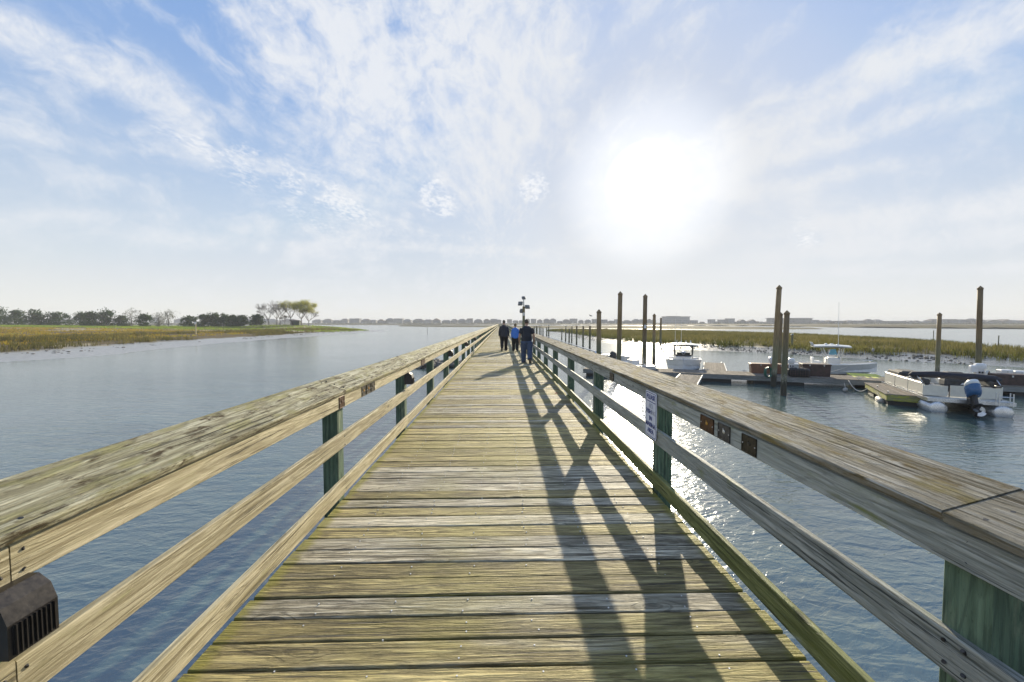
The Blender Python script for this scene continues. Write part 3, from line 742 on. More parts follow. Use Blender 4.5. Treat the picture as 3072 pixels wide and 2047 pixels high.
def cc_boat(label, p, head, L, B, zs, zb, hullmat, toptint, antennas, cover=False):
    root = thing('centre_console_boat', label, 'boat', (p[0], p[1], 0), math.atan2(head[1], head[0]), 'white centre console boats')
    hull(L, B, zs, zb, hullmat, root)
    mb = MB(); cw = B*.44
    mb.loft([rect3(.95, cw, .30, .06), rect3(.85, cw, 1.12, .08), rect3(.55, cw*.92, 1.22, .08)]); mb.v = [(x+.15, y, z_) for x, y, z_ in mb.v]
    con = mb.build('console', M['gel'], root)
    mb = MB(); mb.loft([[(.50, -cw*.42, 1.18), (.50, cw*.42, 1.18), (.49, cw*.42, 1.17), (.49, -cw*.42, 1.17)], [(.30, -cw*.40, 1.42), (.30, cw*.40, 1.42), (.29, cw*.40, 1.42), (.29, -cw*.40, 1.42)]]); mb.build('windscreen', M['glass'], con)
    # T-top
    mb = MB(); hw = B*.40; rings = []
    for k in range(9):
        x = -1.05+2.1*k/8; zc = 2.10+.05*math.sin(math.pi*k/8); ww = hw*(1-.06*abs(k-4)/4)
        rings.append([(x, ww*j/4, zc-.07*(j/4)**2) for j in range(-4, 5)]+[(x, ww*j/4, zc-.07*(j/4)**2-.05) for j in range(4, -5, -1)])
    mb.loft(rings); tt = mb.build('hardtop', M[toptint], root)
    mb = MB(); mb.loft([[(x, y, z_-.012) for x, y, z_ in (rings[0][17], rings[0][9])]+[(x, y, z_-.03) for x, y, z_ in (rings[0][9], rings[0][17])], [(x, y, z_-.012) for x, y, z_ in (rings[8][17], rings[8][9])]+[(x, y, z_-.03) for x, y, z_ in (rings[8][9], rings[8][17])]])
    mb.build('underside', M['canvas'] if not cover else M['gel_grey'], tt)
    for s in (1, -1):
        for x0, x1 in ((.55, .70), (-.30, -.55)):
            mb = MB(); mb.tube([(x0, s*cw*.56, .30), (x0, s*cw*.56, 1.35), (x1, s*cw*.60, 2.05)], .028, 8); mb.build('top_leg', M['alu'], root)
        mb = MB(); mb.tube([(.58, s*cw*.50, 1.98), (.60, 0, 1.26)], .014, 6); mb.tube([(.58, s*cw*.48, 1.28), (.62, s*cw*.2, 1.18), (.62, 0, 1.16)], .012, 6); mb.build('brace', M['alu'], root)
    mb = MB()
    for s in (1, -1): mb.tube([(.60, s*cw*.53, 1.25), (.62, s*cw*.53, 1.98)], .05, 8)
    mb.tube([(.60, -cw*.5, 1.22), (.60, cw*.5, 1.22)], .07, 8)
    if not cover: mb.build('rolled_curtain', M['canvas'], root)
    for x, y, h in antennas: MB().tube([(x, y, 2.08), (x, y, 2.2), (x-.05, y, 2.08+h)], [.03, .016, .008], 6).build('antenna', M['white'], root)
    for x, y, k in ((.1, .2, .12), (-.3, -.25, .09), (.3, -.45, .07), (-.2, .5, .08)):
        MB().ell((x, y, 2.16), (k, k, .05), 10, 6).build('dome', M['white'], root, smooth=True)
    mb = MB()
    for k in range(4): mb.tube([(-1.02, (k-1.5)*.34, 2.02), (-1.16, (k-1.5)*.34, 2.30)], .025, 8)
    mb.build('rod_holder', M['alu'], root)
    mb = MB(); mb.box((-.85, 0, .62), (.5, cw, .62), ch=.04); mb.box((-1.05, 0, 1.02), (.10, cw, .34), ch=.03); mb.build('leaning_seat', M['white'], root)
    outboard(root, -L/2+.02, .0, 'gel_grey' if not cover else 'white', 1.15)
    for s in (1, -1):
        mb = MB(); pts = [(L*.18, s*B*.40, zb*.96+.02), (L*.20, s*B*.38, zb+.12), (L*.36, s*B*.20, zb+.16), (L*.45, s*.10, zb+.16)]; mb.tube(pts, .016, 6); mb.build('bow_rail', M['alu'], root)
    mb = MB(); mb.tube([(L*.43, -.08, zb+.07), (L*.43, .08, zb+.07)], .018, 6); mb.box((L*.43, 0, zb+.04), (.05, .05, .06)); mb.build('cleat', M['steel'], root)
    return root
v1 = Vector((D(2050, 1080, 30.6).x, 30.6, 0)); h1 = -Vector((v1.x, v1.y)).normalized()
boat1 = cc_boat('white T-top fishing boat moored bow-on towards the pier, two whip antennas', v1, h1, 5.4, 2.62, .80, 1.08, 'gel', 'gel', [(-.2, -.62, 2.0), (.0, -.18, 1.75)])
v2 = D(2489, 1100, 28.3)
boat2 = cc_boat('white T-top boat with blue cloth under its top, behind the large dark box', v2, (.86, -.51), 5.2, 2.3, .70, .92, 'gel_grey', 'gel', [(.35, -.55, 3.1)], True)
MB().loft([[(.1, .52, 1.75), (.4, .52, 1.8), (.4, .50, 1.8), (.1, .50, 1.75)], [(.0, .56, 1.38), (.5, .56, 1.34), (.5, .53, 1.34), (.0, .53, 1.38)]]).build('blue_cloth', M['tarp'], boat2)
hb = v1+Vector((h1.x, h1.y, 0))*2.4
rope(sag(Vector((hb.x, hb.y, 1.06)), atdock(2106, 2.0)+Vector((0, 0, .07)), .12), .012, 'white bow line from the T-top boat to the dock corner')
# open skiff, mostly behind the rail
sk = thing('open_skiff', 'small white open skiff lying partly hidden behind the pier railing', 'boat', (9.75, 29.2, 0), math.atan2(-.95, .31))
hull(4.9, 1.95, .58, .74, 'gel', sk)
mb = MB(); mb.loft([rect3(.6, .75, .3, .06), rect3(.55, .75, 1.0, .06)]); mb.build('console', M['gel'], sk)
mb = MB(); mb.tube([(.45, -.5, .3), (.45, -.5, 1.12), (.45, -.42, 1.2), (.45, .42, 1.2), (.45, .5, 1.12), (.45, .5, .3)], .022, 8); mb.build('grab_rail', M['alu'], sk)
MB().box((-.75, .1, .55), (.5, .7, .5), ch=.06).build('seat', M['white'], sk)
MB().box((-.98, .1, .95), (.10, .5, .42), ch=.05).build('backrest', M['gel_grey'], sk)
MB().box((1.15, 0, .45), (.6, .9, .3), ch=.05).build('cooler_seat', M['white'], sk)
outboard(sk, -2.43, .35, 'canvas', 1.1)
mb = MB(); mb.tube([(2.1, -.07, .80), (2.1, .07, .80)], .02, 6); mb.box((2.1, 0, .765), (.05, .05, .07)); mb.build('cleat', M['steel'], sk)
s2 = thing('jon_boat', 'low grey-white utility boat with box seats behind the skiff', 'boat', (D(1852, 1085, 33).x, 33, 0), math.atan2(-.9, .45))
hull(4.2, 1.7, .45, .55, 'gel_grey', s2)
for x in (-1.2, -.1): MB().box((x, 0, .68), (.8, 1.25, .62), ch=.06).build('box_seat', M['gel_grey'], s2)
outboard(s2, -2.08, .2, 'white', 1.0)
# pontoon boat
Lp = G(2822, 1241); Rp = G(3001, 1250); mid = (Lp+Rp)/2
AX = Vector((.48, .877, 0)).normalized(); hp = 6.3
org = mid+AX*hp/2*.86
pt = thing('pontoon_boat', 'beige-sided pontoon boat with navy folded canopy moored stern to the pier', 'boat', (org.x, org.y, 0), math.atan2(AX.y, AX.x)); pt.scale = (.86, 1, 1)
for s in (1, -1):
    mb = MB(); mb.tube([(-hp/2, s*.93, .16), (-hp/2+.04, s*.93, .16), (hp/2-.9, s*.93, .16), (hp/2-.35, s*.93, .22), (hp/2-.05, s*.93, .34)], [.24, .30, .30, .22, .05], 18); mb.build('pontoon_tube', M['alu'], pt, smooth=True)
mb = MB(); mb.box((-.05, 0, .52), (hp-.2, 2.5, .10), ch=.02); mb.build('deck_platform', M['gel_grey'], pt)
mb = MB(); mb.box((-.05, 1.255, .52), (hp-.15, .025, .14)); mb.box((-.05, -1.255, .52), (hp-.15, .025, .14)); mb.box((-hp/2+.04, 0, .52), (.025, 2.5, .14)); mb.build('deck_trim', M['alu'], pt)
zf0, zf1 = .60, 1.12
def panel(c, s, nm='side_panel'):
    o = MB().box(c, s, ch=.012).build(nm, M['beige'], pt)
    return o
for s in (1, -1):
    for x, w in ((-1.45, 1.75), (.35, 1.7), (2.05, 1.55)): panel((x, s*1.17, (zf0+zf1)/2), (w, .035, zf1-zf0))
SX = -hp/2+.85
panel((SX, .80, .82), (.035, .78, .44), 'stern_panel'); panel((SX, -.02, .84), (.035, .72, .48), 'stern_gate'); panel((SX, -.82, .82), (.035, .74, .44), 'stern_panel')
panel((hp/2-.35, .75, .84), (.035, .8, .5), 'bow_panel'); panel((hp/2-.35, -.75, .84), (.035, .8, .5), 'bow_panel')
mb = MB()
for s in (1, -1):
    mb.tube([(SX, s*1.17, 1.15), (hp/2-.35, s*1.17, 1.15)], .02, 8)
    for x in (SX, -.55, 1.22, hp/2-.35): mb.tube([(x, s*1.17, .56), (x, s*1.17, 1.15)], .018, 8)
mb.tube([(SX, -1.17, 1.10), (SX, 1.17, 1.10)], .02, 8)
for y in (-1.17, -.42, .36, 1.17): mb.tube([(SX, y, .56), (SX, y, 1.10)], .018, 8)
mb.build('fence_rail', M['black'], pt)
for nm_, c, s in (('bench_seat', (-1.3, -.80, .82), (1.3, .55, .46)), ('bench_seat', (-1.75, .80, .82), (.9, .55, .46)), ('bow_seat', (1.9, .82, .82), (1.6, .52, .46)), ('bow_seat', (1.9, -.82, .82), (1.6, .52, .46))):
    o = MB().box(c, s, ch=.06).build(nm_, M['gel_grey'], pt)
    MB().box((c[0], c[1]+.21*(1 if c[1] > 0 else -1), 1.16), (s[0], .14, .26), ch=.05).build('back_cushion', M['canvas'], o)
mb = MB(); mb.loft([rect3(.75, .85, .60, .05), rect3(.72, .82, 1.05, .08), rect3(.5, .62, 1.38, .1), rect3(.3, .45, 1.46, .08)]); mb.v = [(x+.3, y-.62, z_) for x, y, z_ in mb.v]; mb.build('covered_helm', M['canvas'], pt)
mb = MB(); mb.loft([rect3(1.5, .7, .9, .1), rect3(1.5, .72, 1.24, .14), rect3(1.3, .55, 1.32, .12)]); mb.v = [(x+1.9, y+.6, z_) for x, y, z_ in mb.v]; mb.build('seat_cover', M['canvas'], pt)
mb = MB(); mb.loft([[(-1.55+a*.22*k2, y, 1.42+b*.15*k2+dz_) for a, b in OCT] for y, k2, dz_ in ((1.45, .25, -.02), (1.35, .8, .0), (.6, 1.0, .02), (.0, .92, .0), (-.6, 1.05, -.02), (-1.25, .95, -.06), (-1.42, .4, -.08))]); mb.build('folded_canopy', M['navy'], pt, smooth=True)
for s in (1, -1):
    MB().tube([(-.2, s*1.17, 1.15), (-1.55, s*1.22, 1.36)], .018, 8).build('canopy_strut', M['alu'], pt)
    MB().tube([(-2.2, s*1.17, 1.15), (-1.65, s*1.22, 1.38)], .018, 8).build('canopy_strut', M['alu'], pt)
outboard(pt, -hp/2+.02, .55, 'blue_motor', 1.08, 'gel')
mb = MB()
for y in (-.72, -1.1): mb.tube([(-hp/2+.05, y, .58), (-hp/2+.05, y, .95), (-hp/2-.18, y, .95), (-hp/2-.20, y, .45)], .02, 8)
for zz in (.62, .82): mb.tube([(-hp/2-.19, -.72, zz), (-hp/2-.19, -1.1, zz)], .018, 8)
mb.build('boarding_ladder', M['alu'], pt)
# aluminium handrail standing beside the pier, over the water
hr = thing('handrail', 'thin grey pipe handrail standing parallel to the pier over the water', 'handrail', (3.0, 12.6, 0))
zr = D(1790, 1056, 12.6+.0).z
mb = MB(); mb.tube([(0, -.05, zr-.35), (0, 0, zr-.06), (0, .08, zr), (0, 14.2, zr)], .022, 8); mb.build('pipe', M['alu'], hr)
for y in (.3, 4.8, 9.4, 14.1): MB().tube([(0, y, -1), (0, y, zr)], .022, 8).build('upright', M['alu'], hr)
# stakes and markers
for px, y0, y1, Y, r, l in ((2376, 1005, 1030, 52, .13, 'short capped grey post at the edge of the marsh grass'), (2800, 992, 1015, 72, .06, 'thin dark stake in the water behind the marsh, near the lone piling'), (2995.6, 1007, 1024, 62, .07, 'short dark stake at the marsh edge past the thick piling'), (999, 976, 990, 240, .12, 'thin dark stake off the muddy point'), (1059, 981, 990, 215, .14, 'short stake standing on the mud flat tip'), (1282, 981, 1000, 150, .07, 'slim channel stake in open water near the far marsh')):
    b0 = D(px, y1, Y); t0 = D(px, y0, Y)
    root = thing('marker_stake', l, 'stake', (b0.x, b0.y, 0), group='marker stakes in the water')
    MB().tube([(0, 0, -1), (0, 0, t0.z)], r, 8).build('post', M['piling'], root)
    if px == 2376: MB().tube([(0, 0, t0.z), (0, 0, t0.z+.03), (0, 0, t0.z+.16)], [r*1.5, r*1.5, .04], 10).build('cap', M['rail_grey'], root)

for a, b_, sg_, l in ((atdock(2440, 2.0), D(2555, 1108, 27.4), .15, 'white line tying the second T-top boat to the main dock'), (FO+FR*.05+FD*2.4+Vector((0, 0, DKZ+.05)), org+AX*.3+Vector((AX.y*-1.15, AX.x*1.15, .62)), .05, 'short white line between finger dock and pontoon boat')):
    rope(sag(Vector((a.x, a.y, DKZ+.05)), Vector((b_.x, b_.y, .75)), sg_), .013, l)
rope([atdock(2338, 1.2)+Vector((0, 0, .02))+Vector((.25*math.sin(k*.9), .04*k, 0))*.6 for k in range(14)], .014, 'black cord lying slack across the main dock boards', M['black'])
# ================================================================== people, lamp, sign, plaques, box lights
def fuse(mb, voxel, smooth=4):
    """melt overlapping closed shapes into one continuous skin"""
    me = bpy.data.meshes.new('tmp'); me.from_pydata(mb.v, [], mb.f)
    import bmesh
    bm = bmesh.new(); bm.from_mesh(me); bmesh.ops.recalc_face_normals(bm, faces=bm.faces); bm.to_mesh(me); bm.free()
    o = bpy.data.objects.new('tmp', me); COL.objects.link(o)
    md = o.modifiers.new('R', 'REMESH'); md.mode = 'VOXEL'; md.voxel_size = voxel
    sm = o.modifiers.new('S', 'SMOOTH'); sm.factor = .5; sm.iterations = smooth
    dg = bpy.context.evaluated_depsgraph_get(); nm = bpy.data.meshes.new_from_object(o.evaluated_get(dg))
    bpy.data.objects.remove(o)
    r = MB(); r.add([v.co.copy() for v in nm.vertices], [tuple(p.vertices) for p in nm.polygons])
    bpy.data.meshes.remove(nm); return r
M['skin'] = plain('skin_tone', (.42, .25, .17), .55, var=.08)
M['hair_brown'] = plain('short_brown_hair', (.06, .04, .025), .7, var=.3)
M['hair_grey'] = plain('greying_hair', (.13, .105, .075), .7, var=.3)
M['hair_sand'] = plain('sandy_hair', (.20, .14, .07), .7, var=.3)
M['jacket'] = plain('dark_navy_jacket', (.030, .032, .042), .75, var=.2)
M['fleece'] = plain('bright_blue_jacket', (.06, .20, .62), .75, var=.15)
M['tshirt'] = plain('navy_t_shirt', (.017, .022, .034), .8, var=.2)
M['jeans'] = plain('blue_jeans', (.055, .085, .16), .8, var=.2)
M['trousers'] = plain('black_trousers', (.014, .013, .014), .8, var=.2)
M['shoe'] = plain('dark_shoes', (.015, .015, .016), .6); M['sole'] = plain('grey_sole', (.16, .16, .155), .7)
M['eye'] = plain('eye', (.02, .015, .012), .2); M['lip'] = plain('lips', (.33, .12, .10), .5)
def person(label, p, Ht, sh, belly, top, tops, legs, hair, stride, armsw, lean=0.0, headdrop=0.0, headturn=0.0, long_sleeve=True, hip=1.0, hairlong=0.0):
    """walking away (+y); stride gives each foot's y, knee y and heel lift"""
    k = Ht/1.8
    root = thing('person', label, 'person', p, 0, 'people strolling along the pier')
    V = lambda x, y, z: Vector((x*k, (y+lean*max(0, z-.9))*k, z*k))
    r = lambda q: q*k
    J = {}
    for s, n in ((-1, 'l'), (1, 'r')):
        fy, kn, heel = stride[n]
        J[n+'hip'] = V(s*.095*hip, 0, .88); J[n+'knee'] = V(s*.105*hip, kn, .48+heel*.15); J[n+'ank'] = V(s*.10*hip, fy, .085+heel)
        J[n+'toe'] = V(s*.125*hip, fy+.16-heel*.2, .028); J[n+'heel'] = V(s*.10*hip, fy-.06, .035+heel)
        ay = armsw[n]
        J[n+'sh'] = V(s*(sh-.03), -.005, 1.425); J[n+'el'] = V(s*(sh+.055), ay*.3-.02, 1.13); J[n+'wr'] = V(s*(sh+.065), ay+.03, .88); J[n+'hand'] = V(s*(sh+.055), ay+.055, .79)
    hc = V(0, .045+headdrop*.9, 1.685-headdrop*.35)
    HM = Matrix.Rotation(headturn, 3, 'Z') @ Matrix.Rotation(-headdrop*3.5, 3, 'X')
    pos = lambda x, y, z_: hc+HM @ Vector((r(x), r(y), r(z_)))
    def torso(mb, e, zlo, zhi=1.6):
        rows = [(.82, .155*hip, .115, -.015), (.90, .168*hip, .128, -.015), (1.0, .162*hip+belly*.4, .120+belly*.6, .0), (1.10, .160+belly*.6, .118+belly, .01), (1.22, .168+belly*.3, .122+belly*.5, .005), (1.33, sh*.86, .125, -.005), (1.42, sh*.90, .105, -.012), (1.475, sh*.62, .078, -.012), (1.52, .085, .066, -.006)]
        rows = [q for q in rows if zlo-.01 <= q[0] <= zhi]
        mb.loft([[V((rx+e)*math.cos(a), (ry+e)*math.sin(a)+yo, z_) for a in [2*math.pi*i/20 for i in range(20)]] for z_, rx, ry, yo in rows])
    limb = lambda mb, pts, rad: mb.tube([Vector(q) for q in pts], [r(x) for x in rad], 12)
    mb = MB(); torso(mb, 0, .8)
    mb.tube([V(0, -.01, 1.46), hc-Vector((0, 0, r(.05)))], [r(.066), r(.058)], 12)
    def shape(q):
        w = 1-.20*max(0, -q.z/r(.125))**1.4
        if q.z > 0: q = Vector((q.x, q.y, r(.118)*(q.z/r(.128))**.72))
        return (q.x*w, q.y*(1 if q.y < 0 else .97), q.z)
    mb.ell(hc, (r(.080), r(.100), r(.128)), 20, 14, HM, f=shape)
    mb.tube([pos(0, .085, .02), pos(0, .108, -.022), pos(0, .116, -.036), pos(0, .085, -.05)], [r(.010), r(.015), r(.018), r(.010)], 8)
    mb.ell(pos(0, .075, -.095), (r(.03), r(.025), r(.022)), 10, 6, HM)
    for s in (-1, 1): mb.ell(pos(s*.080, -.005, -.005), (r(.013), r(.024), r(.036)), 8, 6, HM)
    for n in 'lr':
        limb(mb, (J[n+'hip'], J[n+'hip'].lerp(J[n+'knee'], .4), J[n+'knee'], J[n+'knee'].lerp(J[n+'ank'], .35)+Vector((0, -r(.012), 0)), J[n+'ank']), (.098, .085, .060, .060, .042))
        limb(mb, (J[n+'heel'], J[n+'heel'].lerp(J[n+'toe'], .5)+Vector((0, 0, r(.01))), J[n+'toe']), (.036, .040, .028)); limb(mb, (J[n+'ank'], J[n+'heel']), (.042, .034))
        limb(mb, (J[n+'sh'], J[n+'sh'].lerp(J[n+'el'], .5), J[n+'el'], J[n+'el'].lerp(J[n+'wr'], .3), J[n+'wr']), (.066, .056, .046, .046, .030))
        h = J[n+'hand']; wv = (h-J[n+'wr']).normalized(); a_, b_, _ = frame(wv, Vector((0, 1, 0)))
        mb.loft([[q+a_*(r(x)) +b_*r(y) for x, y in [(w_*math.cos(t_), h_*math.sin(t_)) for t_ in [2*math.pi*i/10 for i in range(10)]]] for q, w_, h_ in ((J[n+'wr'], .024, .03), (h-wv*r(.03), .020, .042), (h+wv*r(.03), .018, .044))])
    mb = fuse(mb, r(.013), 3)
    for n, s in (('l', -1), ('r', 1)):
        h = J[n+'hand']; wv = (h-J[n+'wr']).normalized()
        for i, (o_, ln) in enumerate(((-.031, .066), (-.010, .077), (.011, .072), (.031, .056))):
            b0 = h+Vector((0, r(o_), 0))+wv*r(.018); cur = Vector((-s*r(.014+.004*i), 0, 0))
            mb.tube([b0, b0+wv*r(ln*.45)+cur*.3, b0+wv*r(ln*.8)+cur*.9, b0+wv*r(ln)+cur*1.7], [r(.0105), r(.0095), r(.009), r(.006)], 8)
        b0 = h+Vector((0, r(.034), 0))-wv*r(.03)
        mb.tube([b0, b0+Vector((-s*r(.012), r(.024), 0))+wv*r(.022), b0+Vector((-s*r(.022), r(.030), 0))+wv*r(.056)], [r(.014), r(.012), r(.008)], 8)
    body = mb.build('body', M['skin'], root, smooth=True)
    for s in (-1, 1): MB().ell(pos(s*.031, .088, .012), (r(.014), r(.010), r(.009)), 8, 6, HM).build('eye', M['eye'], body, smooth=True)
    MB().ell(pos(0, .090, -.066), (r(.024), r(.012), r(.009)), 8, 6, HM).build('mouth', M['lip'], body, smooth=True)
    mb = MB()
    def hs(q):
        lim = -r(.062+hairlong) if q.y < -r(.02) else (-r(.01) if q.y < r(.04) else r(.05))
        z_ = q.z
        if z_ > 0: z_ = r(.120)*(z_/r(.128))**.70
        return (q.x, q.y, max(z_, lim))
    mb.ell(pos(0, -.012, .012), (r(.086), r(.102), r(.128)), 24, 18, HM, f=hs); mb.build('hair', hair, body, smooth=True)
    mb = MB(); torso(mb, .022 if long_sleeve else .016, .82 if long_sleeve else .90, 1.53)
    for n in 'lr':
        if long_sleeve: limb(mb, (J[n+'sh'], J[n+'sh'].lerp(J[n+'el'], .5), J[n+'el'], J[n+'wr']), (.088, .078, .068, .054))
        else: limb(mb, (J[n+'sh'], J[n+'sh'].lerp(J[n+'el'], .75)), (.080, .070))
    fuse(mb, r(.014), 3).build(top, tops, body, smooth=True)
    mb = MB(); torso(mb, .012, .82, 1.02)
    for n in 'lr': limb(mb, (J[n+'hip'], J[n+'hip'].lerp(J[n+'knee'], .4), J[n+'knee'], J[n+'knee'].lerp(J[n+'ank'], .5), J[n+'ank']+(J[n+'ank']-J[n+'knee']).normalized()*r(.055)), (.114*hip**1.5, .106*hip**1.5, .092*hip**1.5, .084*hip**1.5, .078*hip**1.5))
    fuse(mb, r(.014), 3).build('trousers', legs, body, smooth=True)
    for n in 'lr':
        a, tt = J[n+'heel'], J[n+'toe']; d = tt-a
        mb = MB(); mb.loft([[a+d*f_+Vector((x*r(w_), 0, r(z_))) for x, z_ in ((-1, -.03), (1, -.03), (1, hh*.6), (.6, hh), (-.6, hh), (-1, hh*.6))] for f_, w_, hh in ((-.16, .034, .05), (.05, .046, .080), (.35, .049, .080), (.7, .054, .05), (1.0, .050, .035), (1.25, .028, .012))])
        sh_ = mb.build('shoe', M['shoe'], body)
        mb = MB(); mb.loft([[a+d*f_+Vector((x*r(w_), 0, r(z_))) for x, z_ in ((-1, -.036), (1, -.036), (1, -.018), (-1, -.018))] for f_, w_ in ((-.18, .038), (.05, .050), (.35, .052), (.7, .057), (1.0, .053), (1.27, .032))])
        mb.build('sole', M['sole'], sh_)
    return root
S1 = {'l': (.15, .12, .0), 'r': (-.24, -.02, .13)}
S2 = {'l': (-.24, -.02, .14), 'r': (.14, .12, .0)}
def feet(px, py): q_ = G(px, py, DZ); return (q_.x, q_.y, DZ+.004)
f = feet(1580, 1090); person('stocky man in navy t-shirt and blue jeans walking closest to us, head bowed', f, 1.80, .235, .06, 't_shirt', M['tshirt'], M['jeans'], M['hair_brown'], S1, {'l': .03, 'r': -.05}, .02, .07, .25, False, 1.16)
f = feet(1512, 1053); person('man in dark navy jacket and black trousers walking farthest to the left', f, 1.80, .205, .03, 'jacket', M['jacket'], M['trousers'], M['hair_grey'], S2, {'l': -.06, 'r': .10}, .02, .01, .0, True, 1.12)
f = feet(1546, 1054); person('woman in bright blue jacket and black trousers between the two men', f, 1.62, .165, .02, 'jacket', M['fleece'], M['trousers'], M['hair_sand'], {'l': (.05, .05, .0), 'r': (-.10, .02, .05)}, {'l': .02, 'r': .03}, .0, .03, -.1, True, 1.12, .03)
# floodlight pole
pb = D(1571, 1010, 28.6)
lp = thing('floodlight_pole', 'wooden lamp pole with four floodlights rising beyond the walking people', 'light pole', (pb.x, pb.y, DZ))
zt = D(1571, 897, 28.6).z-DZ
MB().tube([(0, 0, -.5), (0, 0, zt-.55)], [.105, .09], 12).build('pole', M['piling'], lp)
MB().tube([(0, 0, zt-.55), (0, 0, zt)], .045, 10).build('mast', M['steel'], lp)
M['flood'] = plain('floodlight_housing', (.20, .20, .20), .55)
def flood(c, az, el, w=.34, h=.27):
    a = MB(); T = Matrix.Rotation(az, 3, 'Z') @ Matrix.Rotation(el, 3, 'X')
    a.loft([rect3(w, .10, -h/2, .03), rect3(w, .12, h/2, .03)]); a.loft([[(x*.5, y*.5-.09, z_) for x, y, z_ in rect3(w, .08, -h*.3, .02)], [(x*.5, y*.5-.09, z_) for x, y, z_ in rect3(w, .08, h*.3, .02)]])
    a.v = [tuple(Vector(c)+T @ Vector(v)) for v in a.v]; o = a.build('floodlight', M['flood'], lp)
    g_ = MB(); g_.box((0, .062, 0), (w*.86, .012, h*.84)); g_.v = [tuple(Vector(c)+T @ Vector(v)) for v in g_.v]; g_.build('lens', M['glass'], o)
    MB().tube([(0, 0, c[2]-.04), (c[0]*.6, c[1]*.6, c[2]-.05), c], .02, 6).build('bracket', M['steel'], o)
flood((-.24, -.05, zt-.34), -.5, -.35); flood((.26, -.05, zt-.58), .6, -.3, .40, .26); flood((-.16, .10, zt-.86), -1.2, -.2, .30, .30); flood((0, 0, zt+.06), .1, -.9, .28, .22)
MB().box((0, -.11, zt-1.1), (.14, .08, .22)).build('switch_box', M['steel'], lp)
# marina sign
M['signw'] = plain('sign_white', (.66, .68, .76), .4, var=.04); M['signb'] = plain('sign_blue', (.03, .05, .22), .5); M['signf'] = plain('faded_letters', (.53, .54, .60), .5)
c = Vector((1.455, (3.79+.0)-.0, DZ))
q0 = G(1950, 1250, DZ+.7); 
def onplane(px, py, X): d = ray(px, py); return CAM+d*(X/d.x)
s0 = onplane(1937.5, 1172, 1.462); s1 = onplane(1968, 1325, 1.462)
s2_ = onplane(1967, 1182, 1.462); s3 = onplane(1937.5, 1302, 1.462)
sw = .305*.66; sy = (s0.y+s1.y)/2; sw = abs(s0.y-s1.y); sh_ = max(s0.z, s2_.z)-min(s1.z, s3.z)
zc = (max(s0.z, s2_.z)+min(s1.z, s3.z))/2
sg = thing('warning_sign', 'white sign with blue letters asking people not to fish in the marina area', 'sign', (1.463, sy, zc), R(-90))
def rr(w, h, c_, n=4):
    pts = []
    for cx, cz, a0_ in ((w/2-c_, h/2-c_, 0), (-w/2+c_, h/2-c_, 90), (-w/2+c_, -h/2+c_, 180), (w/2-c_, -h/2+c_, 270)):
        for k in range(n+1): a = R(a0_+90*k/n); pts.append((cx+c_*math.cos(a), cz+c_*math.sin(a)))
    return pts
cr = .03
MB().loft([[(x, y_, z_) for x, z_ in rr(sw, sh_, cr)] for y_ in (-.001, .003)]).build('sign_panel', M['signw'], sg)
mb = MB(); P1 = rr(sw-.022, sh_-.022, cr*.8); P2 = rr(sw-.034, sh_-.034, cr*.7); n = len(P1)
mb.add([(x, -.0022, z_) for x, z_ in P1]+[(x, -.0022, z_) for x, z_ in P2], [(i, (i+1) % n, n+(i+1) % n, n+i) for i in range(n)]); mb.build('border_line', M['signb'], sg)
def text(s, x, z_, size, mat, name='lettering', align='CENTER', wid=None):
    cu = bpy.data.curves.new(name, 'FONT'); cu.body = s; cu.size = size; cu.align_x = align; cu.align_y = 'CENTER'; cu.extrude = .0006; cu.offset = size*.018
    o = bpy.data.objects.new(name+'_c', cu); COL.objects.link(o)
    dg = bpy.context.evaluated_depsgraph_get(); me = bpy.data.meshes.new_from_object(o.evaluated_get(dg)); bpy.data.objects.remove(o)
    xs = [v.co.x for v in me.vertices]; w0 = max(xs)-min(xs); kx = (wid/w0 if wid else 1)
    cx = (max(xs)+min(xs))/2
    for v in me.vertices: v.co = Vector((((v.co.x-cx) if align == 'CENTER' else v.co.x-min(xs))*kx+x, -.0032-v.co.z, v.co.y+z_))
    me.materials.clear(); me.materials.append(mat)
    o = bpy.data.objects.new(name, me); COL.objects.link(o); o.parent = sg
hh = sh_
text('PLEASE', 0, hh*.375, hh*.145, M['signb'], wid=sw*.74)
MB().box((0, -.0022, hh*.28), (sw*.80, .001, .007)).build('rule_line', M['signb'], sg)
text('NO', 0, hh*.185, hh*.15, M['signf'], wid=sw*.34)
text('FISH', -sw*.40, hh*.055, hh*.13, M['signb'], align='LEFT', wid=sw*.46)
text('ING', sw*.08, hh*.055, hh*.13, M['signf'], align='LEFT', wid=sw*.33)
text('IN', 0, -hh*.085, hh*.13, M['signb'], wid=sw*.24)
text('MARINA', 0, -hh*.225, hh*.13, M['signb'], wid=sw*.84)
text('AREA', 0, -hh*.36, hh*.13, M['signb'], wid=sw*.56)
for z_ in (hh*.465, -hh*.465): MB().tube([(0, -.004, z_), (0, .002, z_)], .006, 8).build('bolt', M['screw'], sg)
